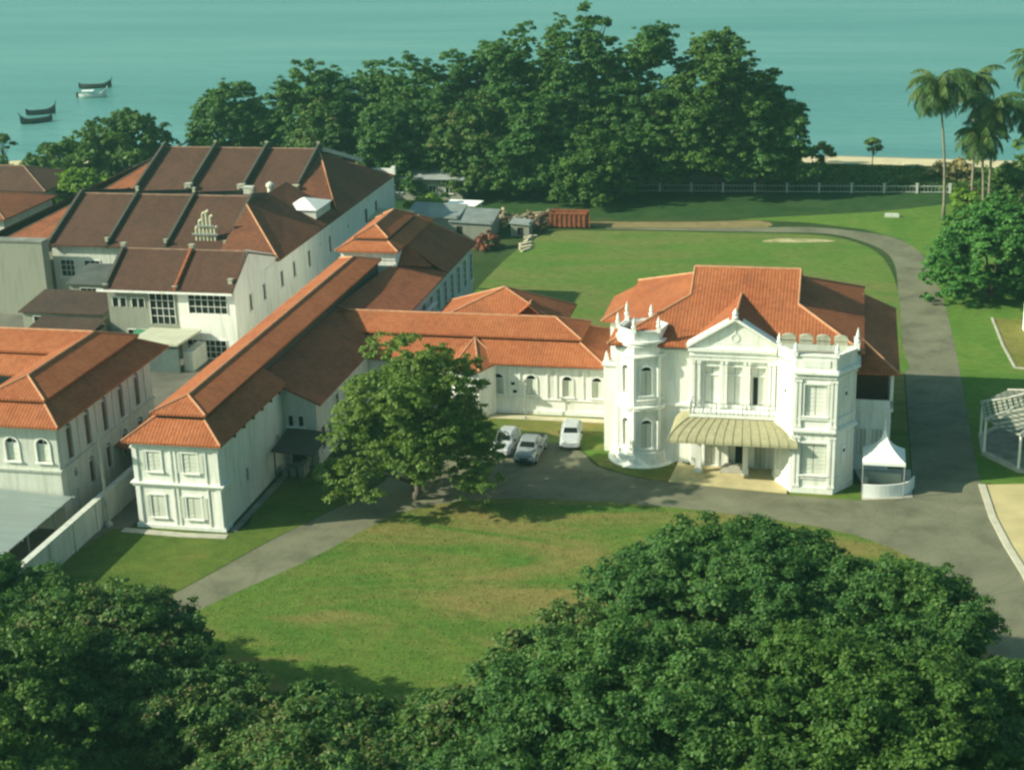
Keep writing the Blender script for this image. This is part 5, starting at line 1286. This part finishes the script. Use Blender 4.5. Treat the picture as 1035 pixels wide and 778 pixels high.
# ================================================================== BOATS
def boat(x, y, L, ang, mat, lab, canopy=False):
    root = empty('fishing_boat', (0, 0, 0), lab, 'boat', 'small boats moored offshore')
    q = MB(); secs = 11; n = 9
    def sec(t, s=1.0, dz=0):
        w = L*.125*math.sin(PI*min(1, max(0.02, t))**.8)**.6*s; sheer = .75+1.3*max(0, t-.6)**2*5+.35*max(0, .25-t)**1*2; keel = -.25+1.4*max(0, t-.8)**2*8
        return [(L*(t-.5), w*math.cos(PI*k/(n-1)), keel+(sheer-keel)*(1-math.sin(PI*k/(n-1))**.7)+dz) for k in range(n)]
    rows = [sec(.02+.97*i/(secs-1)) for i in range(secs)]; inn = [sec(.05+.90*i/(secs-1), .86, .06) for i in range(secs)]
    for R_ in (rows, inn):
        b = len(q.v)
        for r2 in R_: q.v += r2
        for i in range(secs-1):
            for k in range(n-1): q.f.append((b+i*n+k, b+(i+1)*n+k, b+(i+1)*n+k+1, b+i*n+k+1))
    b = 0; c_ = secs*n
    for i in range(secs-1):
        for k in (0, n-1): q.f.append((b+i*n+k, b+(i+1)*n+k, c_+(i+1)*n+k, c_+i*n+k))
    q.build('hull', mat, root, True)
    for t_ in (.3, .5, .68):
        q = MB(); q.box(L*(t_-.5)-.18, -L*.1, .42, L*(t_-.5)+.18, L*.1, .5); q.build('seat', wood, root)
    q = MB(); q.tube((L*.46, 0, 1.3), (L*.53, 0, 2.3), .12, .07); q.build('prow_post', mat, root)
    q = MB(); q.box(-L*.5-.3, -.2, .1, -L*.5+.1, .2, 1.2); q.build('outboard_motor', black_m, root)
    if canopy:
        q = MB(); q.slab([(-L*.36, -.8, 1.45), (L*.05, -.8, 1.45), (L*.05, .8, 1.5), (-L*.36, .8, 1.5)], .06); q.build('cover', white_pvc, root)
        for sx_ in (-.34, .03):
            for sy_ in (-.72, .72): q = MB(); q.tube((L*sx_, sy_, .5), (L*sx_, sy_, 1.42), .035); q.build('cover_post', metal_g, root)
    root.location = (x, y, -.55); root.rotation_euler = (0, 0, ang)
bk = m_simple('dark_tarred_hull', (.035, .045, .04), .6, .2); bw = m_simple('chalky_white_hull', (.5, .55, .52), .6, .2)
boat(-157.0, 310.3, 6.6, R(20), bk, 'dark slim boat, the farther of the right-hand pair on the sea')
boat(-151.5, 297.5, 5.9, R(18), bw, 'white-decked boat with dark prow, the nearer of the right-hand pair', True)
boat(-152.3, 277.5, 5.4, R(38), bk, 'short dark boat, the farther of the left-hand pair on the sea')
boat(-148.5, 267.8, 5.8, R(228), bk, 'dark boat with raised prow to the left, nearest the shore')

# ================================================================== TREES
# the round tree on the lawn in front of the low wing
tree('lawn_tree', 'solitary round green tree standing on the lawn before the low wing', -31.0, 105.8, 6.5, 13.2, 1.6, LEAF_LAWN, 11, None, 54, .13, .7, .70, .95, trunk_r=.30, zlo=.04, spread=.84, fill=.46, peak=1.6)
# foreground rain trees
fg = [(-11.8, 72.5, 6.0, 8.4, 'broad dark rain tree at the left end of the foreground canopy on the lawn', 21),
      (-5.2, 79.0, 8.2, 10.6, 'big spreading rain tree whose far crown edge touches the drive', 22),
      (2.6, 77.5, 6.8, 9.8, 'rain tree near the right kerb of the drive, crown over the lawn edge', 23),
      (7.0, 68.5, 5.6, 9.5, 'rain tree with its crown hanging over the asphalt kerb, beside the narrow small tree', 24),
      (-8.5, 64.0, 8.4, 11.0, 'wide deep-green rain tree left of the tallest bright-topped one', 25),
      (1.0, 64.5, 8.0, 11.5, 'tallest bright-topped rain tree of the foreground canopy', 26),
      (-17.2, 64.0, 5.6, 7.4, 'smaller rain tree at the foot of the front lawn between two broad crowns', 27),
      (-25.0, 64.5, 5.4, 6.6, 'lowest dark rain tree at the foot of the front lawn', 28),
      (-23.0, 57.5, 6.5, 8.5, 'dark rain tree nearest the viewer in front of the lowest one', 29),
      (-38.8, 69.5, 6.6, 8.6, 'rain tree reaching out over the left drive', 30),
      (-47.4, 70.5, 7.2, 8.8, 'rain tree directly in front of the blue-grey open shed', 31),
      (-42.0, 60.0, 7.8, 10.5, 'bright green rain tree in front of those by the shed', 32),
      (-50.5, 61.0, 7.0, 10.0, 'dull green rain tree leftmost of the foreground canopy', 34),
      (-31.3, 65.5, 4.8, 7.0, 'thin-crowned rain tree right of the one over the left drive', 33),
      (-14.5, 55.5, 6.5, 9.0, 'rain tree nearest the viewer in front of the smaller one', 35)]
for (x_, y_, r_t, tp_, lab, sd) in fg:
    tree('rain_tree', lab, x_, y_, r_t, tp_, tp_*.30, LEAF_DK if sd in (27, 28, 29, 30, 33, 21) else LEAF_MD if sd in (26, 32) else LEAF_BELT, sd, 'rain trees in the foreground', int(28+r_t*5.0), .115, .8, .85, .78, trunk_r=.42, zlo=.25, spread=.86, fill=.35)
tree('rain_tree', 'narrow small tree standing on the asphalt edge right of the canopy', 10.4, 71.0, 3.6, 9.0, 3.6, LEAF_DK, 41, 'rain trees in the foreground', 12, .19, .8, .8, .6, trunk_r=.25)
# shore belt
belt = [(-90.0, 221, 7.0, 13.8, LEAF_BELT, 'isolated flat-topped dark tree at the left end of the shore belt'),
        (-78.6, 224, 7.4, 16.8, LEAF_BELT, 'second tree from the left in the shore belt'),
        (-69.0, 226, 7.6, 16.6, LEAF_BELT, 'shore tree behind the end of the terrace'),
        (-59.5, 222, 7.6, 19.0, LEAF_BELT, 'tall shore tree left of the centre of the belt'),
        (-49.0, 224, 8.2, 20.2, LEAF_BELT, 'broad shore tree behind the timber pile'),
        (-38.0, 223.5, 7.8, 23.2, LEAF_BELT, 'tallest shore tree with a spiky top'),
        (-28.5, 222.5, 7.8, 21.2, LEAF_BELT, 'tall shore tree right of the tallest one'),
        (-18.5, 221, 8.6, 21.4, LEAF_MD, 'big olive-tinged shore tree near the right end of the belt'),
        (-12.2, 221, 6.4, 15.6, LEAF_BELT, 'rightmost low-spreading tree of the shore belt'),
        (-64.5, 216, 6.0, 12.5, LEAF_BELT, 'front-row shore tree above the grey outbuilding'),
        (-53.5, 216, 6.2, 13.5, LEAF_DK, 'dark front-row tree above the yard sheds'),
        (-43.5, 215, 6.2, 14.0, LEAF_BELT, 'front-row tree behind the log pile'),
        (-34.5, 213, 5.4, 10.5, LEAF_MD, 'light green front-row tree behind the orange container'),
        (-26.0, 222.5, 6.4, 12.0, LEAF_DK, 'dark front-row tree over the earth track'),
        (-17.5, 223.5, 6.0, 12.0, LEAF_BELT, 'front-row tree above the railing'),
        (-75.0, 215, 5.5, 11.0, LEAF_DK, 'dark tree just behind the far terrace ridge')]
for i, (x_, y_, r_t, tp_, mt, lab) in enumerate(belt):
    k_b = (y_-4)/y_; x_, y_, tp_ = x_*k_b, y_*k_b, 47-(47-tp_)*k_b
    tree('shore_tree', lab, x_, y_, r_t*1.12, tp_, 2.2 if x_ > -31 else .8, mt, 60+i+(20 if i in (1, 2) else 0), 'tree belt along the shore', 76, .23, .95, 1.05, 1.0, trunk_r=.4, zlo=.02, spread=.84, fill=.62)
tree('shore_tree', 'slender pointed crown poking above the tallest shore tree', -36.3, 223, 3.2, 24.8, 17.5, LEAF_BELT, 81, 'tree belt along the shore', 10, .36, .9, 1.0, .8, trunk_r=.25)
# left of the terrace
tree('round_tree', 'round olive-green tree with dark right side above the terrace roofs', -103.0, 210, 8.0, 11.4, 1.0, LEAF_MD, 91, None, 30, .32, 1.0, 1.1, .85, zlo=.02, spread=.82)
tree('round_tree', 'smaller olive tree left of the round one near the sea', -110.5, 208, 5.8, 8.2, .6, LEAF_MD, 92, None, 20, .32, 1.0, 1.0, .85, zlo=.02, spread=.82)
tree('bright_bush', 'bright yellow-green bush over the edge of the terrace roof', -104.2, 196.5, 6.0, 5.8, .2, LEAF_LT, 93, None, 20, .28, 1.0, .9, .8, cat='bush', zlo=.02, spread=.84)
tree('beach_tree', 'tiny lone tree on the shoreline at far left', -130.5, 224, 1.6, 5.2, 2.6, LEAF_DK, 94, 'small trees on the beach', 8, .28, .8, .8, .7, trunk_r=.1)
tree('beach_tree', 'slim little tree with umbrella crown on the beach', 3.2, 234, 1.5, 4.4, 2.5, LEAF_DK, 95, 'small trees on the beach', 7, .26, .8, .7, .5, trunk_r=.08)
tree('beach_bush', 'dark scrubby bush on the sand next to the shore belt', -4.2, 234, 2.4, 3.6, .3, LEAF_DK, 96, 'small trees on the beach', 9, .26, .8, .9, .7, cat='bush', trunk_r=.1, zlo=.02)
for i, (x_, y_, r_t, tp_) in enumerate(((-136, 214, 4.2, 4.0), (-127, 212, 4.6, 4.6), (-119, 213, 4.0, 4.2), (-112, 222, 3.4, 3.6))):
    tree('low_tree', ['dark low tree leftmost in the treeline by the sea', 'dark domed low tree second from left in the treeline', 'dark low tree under the tiny lone tree', 'dark low tree tucked left of the olive tree'][i], x_, y_, r_t, tp_, .3, LEAF_DK, 100+i, 'low trees along the left shore', 12, .32, .9, 1.1, .8, zlo=.02, trunk_r=.2)
# hedge bank behind the fence
rgb = np.random.default_rng(3); n_ = 60000
hx_ = rgb.uniform(-12, 60, n_); hy_ = rgb.uniform(218.5, 233, n_)
hz_ = np.abs(rgb.normal(0, .28, n_))*(1+.5*np.sin(hx_*1.1)*np.cos(hy_*.9))+.05
sc_o = leaves_mesh('scrub', np.stack([hx_, hy_, hz_], 1), rgb.normal(size=(n_, 3))*.6+np.array([0, 0, .8]), .3, LEAF_DK, None, 3); tag(sc_o, 'dark low scrub covering the ground between the railing and the beach', 'scrub', kind='stuff')
tuft_m = m_leaf('grass_blades', [(.3, (.06, .135, .02)), (.7, (.13, .19, .032)), (1.0, (.27, .21, .08))], .3, .2)
def tufts(name, label, x0, x1, y0, y1, n, size, inside, seed):
    rg = np.random.default_rng(seed); X_ = rg.uniform(x0, x1, n); Y_ = rg.uniform(y0, y1, n); k = inside(X_, Y_); X_, Y_ = X_[k], Y_[k]; n = len(X_)
    C_ = np.stack([X_, Y_, np.abs(rg.normal(0, .03, n))+.035], 1)
    o = leaves_mesh(name, C_, rg.normal(size=(n, 3))*.45+np.array([-.25, -.1, .9]), size, tuft_m, None, seed, .35); tag(o, label, 'grass', kind='stuff')
def in_poly(P):
    def f(X_, Y_):
        r = np.zeros(len(X_), bool); n = len(P)
        for a in range(n):
            (xa, ya), (xb, yb) = P[a], P[(a+1) % n]
            if ya == yb: continue
            r ^= ((ya > Y_) != (yb > Y_)) & (X_ < (xb-xa)*(Y_-ya)/(yb-ya)+xa)
        return r
    return f
tufts('grass_tufts', 'short uneven grass blades on the front lawn', -43, 9, 60, 108, 32000, .08, in_poly(LAWN), 5)
# bushes on the right
tree('bushy_tree', 'large bushy bright green tree close beside the coast road', 15.2, 167.5, 7.0, 10.2, .2, LEAF_BRIGHT, 111, None, 52, .2, 1.1, .85, .9, zlo=.01, spread=.84)
tree('bushy_tree', 'second bushy bright tree standing behind the white tank', 21.0, 166.5, 5.6, 9.8, .2, LEAF_BRIGHT, 112, None, 34, .2, 1.1, .95, .9, zlo=.01, spread=.84)
tree('garden_bush', 'leafy green bush among the coconut palm trunks', 19.6, 206.5, 4.0, 6.4, .2, LEAF_MD, 113, 'bushes under the palms', 18, .28, 1.0, .9, .8, cat='bush', zlo=.01)
tree('garden_bush', 'low bush left of the palms at the end of the railing', 14.6, 208.0, 2.6, 2.6, .1, LEAF_LT, 114, 'bushes under the palms', 10, .26, 1.0, .8, .7, cat='bush', zlo=.01)
tree('garden_bush', 'tall green bush behind the palms', 25.0, 216.5, 5.5, 9.5, .2, LEAF_MD, 115, 'bushes under the palms', 20, .3, 1.0, .9, .8, cat='bush', zlo=.01)
tree('garden_bush', 'dry brownish scrub on the sand left of the palm trunks', 14.2, 226.0, 3.4, 3.2, .1, m_leaf('dry_straw_leaves', [(.3, (.12, .12, .04)), (.7, (.34, .28, .12)), (1, (.4, .34, .16))], .2), 116, 'bushes under the palms', 12, .26, .5, .9, .7, cat='bush', zlo=.01)
palm('tallest single coconut palm leaning left over the end of the railing', 11.8, 202.0, 17.2, (-1.7, -.4), 1)
palm('coconut palm behind and right of the tallest one', 15.6, 209.0, 16.6, (-.7, .6), 2, 28, 4.4)
palm('thick-crowned coconut palm in the middle of the right-hand clump', 17.4, 205.0, 14.0, (-.4, -.6), 3, 36, 5.0)
palm('low coconut palm with drooping yellow fronds in the clump', 16.6, 203.0, 11.0, (-1.0, -.5), 4, 30, 4.4)
palm('tall coconut palm rightmost of all, leaning right', 23.0, 218.5, 17.4, (.6, .2), 5)
palm('lower coconut palm leaning right beside the thick-crowned one', 21.6, 206.5, 13.6, (.5, .2), 6, 28, 4.4)
# young plants and shrubs
tree('shade_shrub', 'dark reddish shrub in the shadow beside the tall dark windows', -43.0, 181.5, 1.9, 2.2, .1, m_leaf('reddish_leaves', [(.3, (.06, .05, .03)), (.7, (.20, .06, .04)), (1, (.28, .10, .06))], .15), 120, None, 9, .2, .8, .7, .7, cat='shrub', zlo=.01)
tree('banana_clump', 'yellow-green clump of plants behind the cream store', -53.6, 194.5, 3.2, 3.8, .2, LEAF_LT, 121, None, 12, .34, .8, 1.0, .7, cat='shrub', zlo=.01)

# ================================================================== HAZE
hz = MB(); hz.box(-900, -120, -4.5, 900, 1500, 60)
m = bpy.data.materials.new('teal_haze'); m.use_nodes = True; t = m.node_tree; t.nodes.clear()
out = nd(t, 'ShaderNodeOutputMaterial'); pv_ = nd(t, 'ShaderNodeVolumePrincipled')
pv_.inputs['Color'].default_value = (.42, .90, .80, 1); pv_.inputs['Density'].default_value = .00026; pv_.inputs['Anisotropy'].default_value = .2  # teal volume added to lift the darks like tinted glass
t.links.new(pv_.outputs[0], out.inputs['Volume'])
o = hz.build('haze', m); o['kind'] = 'stuff'; o['label'] = 'thin teal haze added over the whole view to lift the darks'
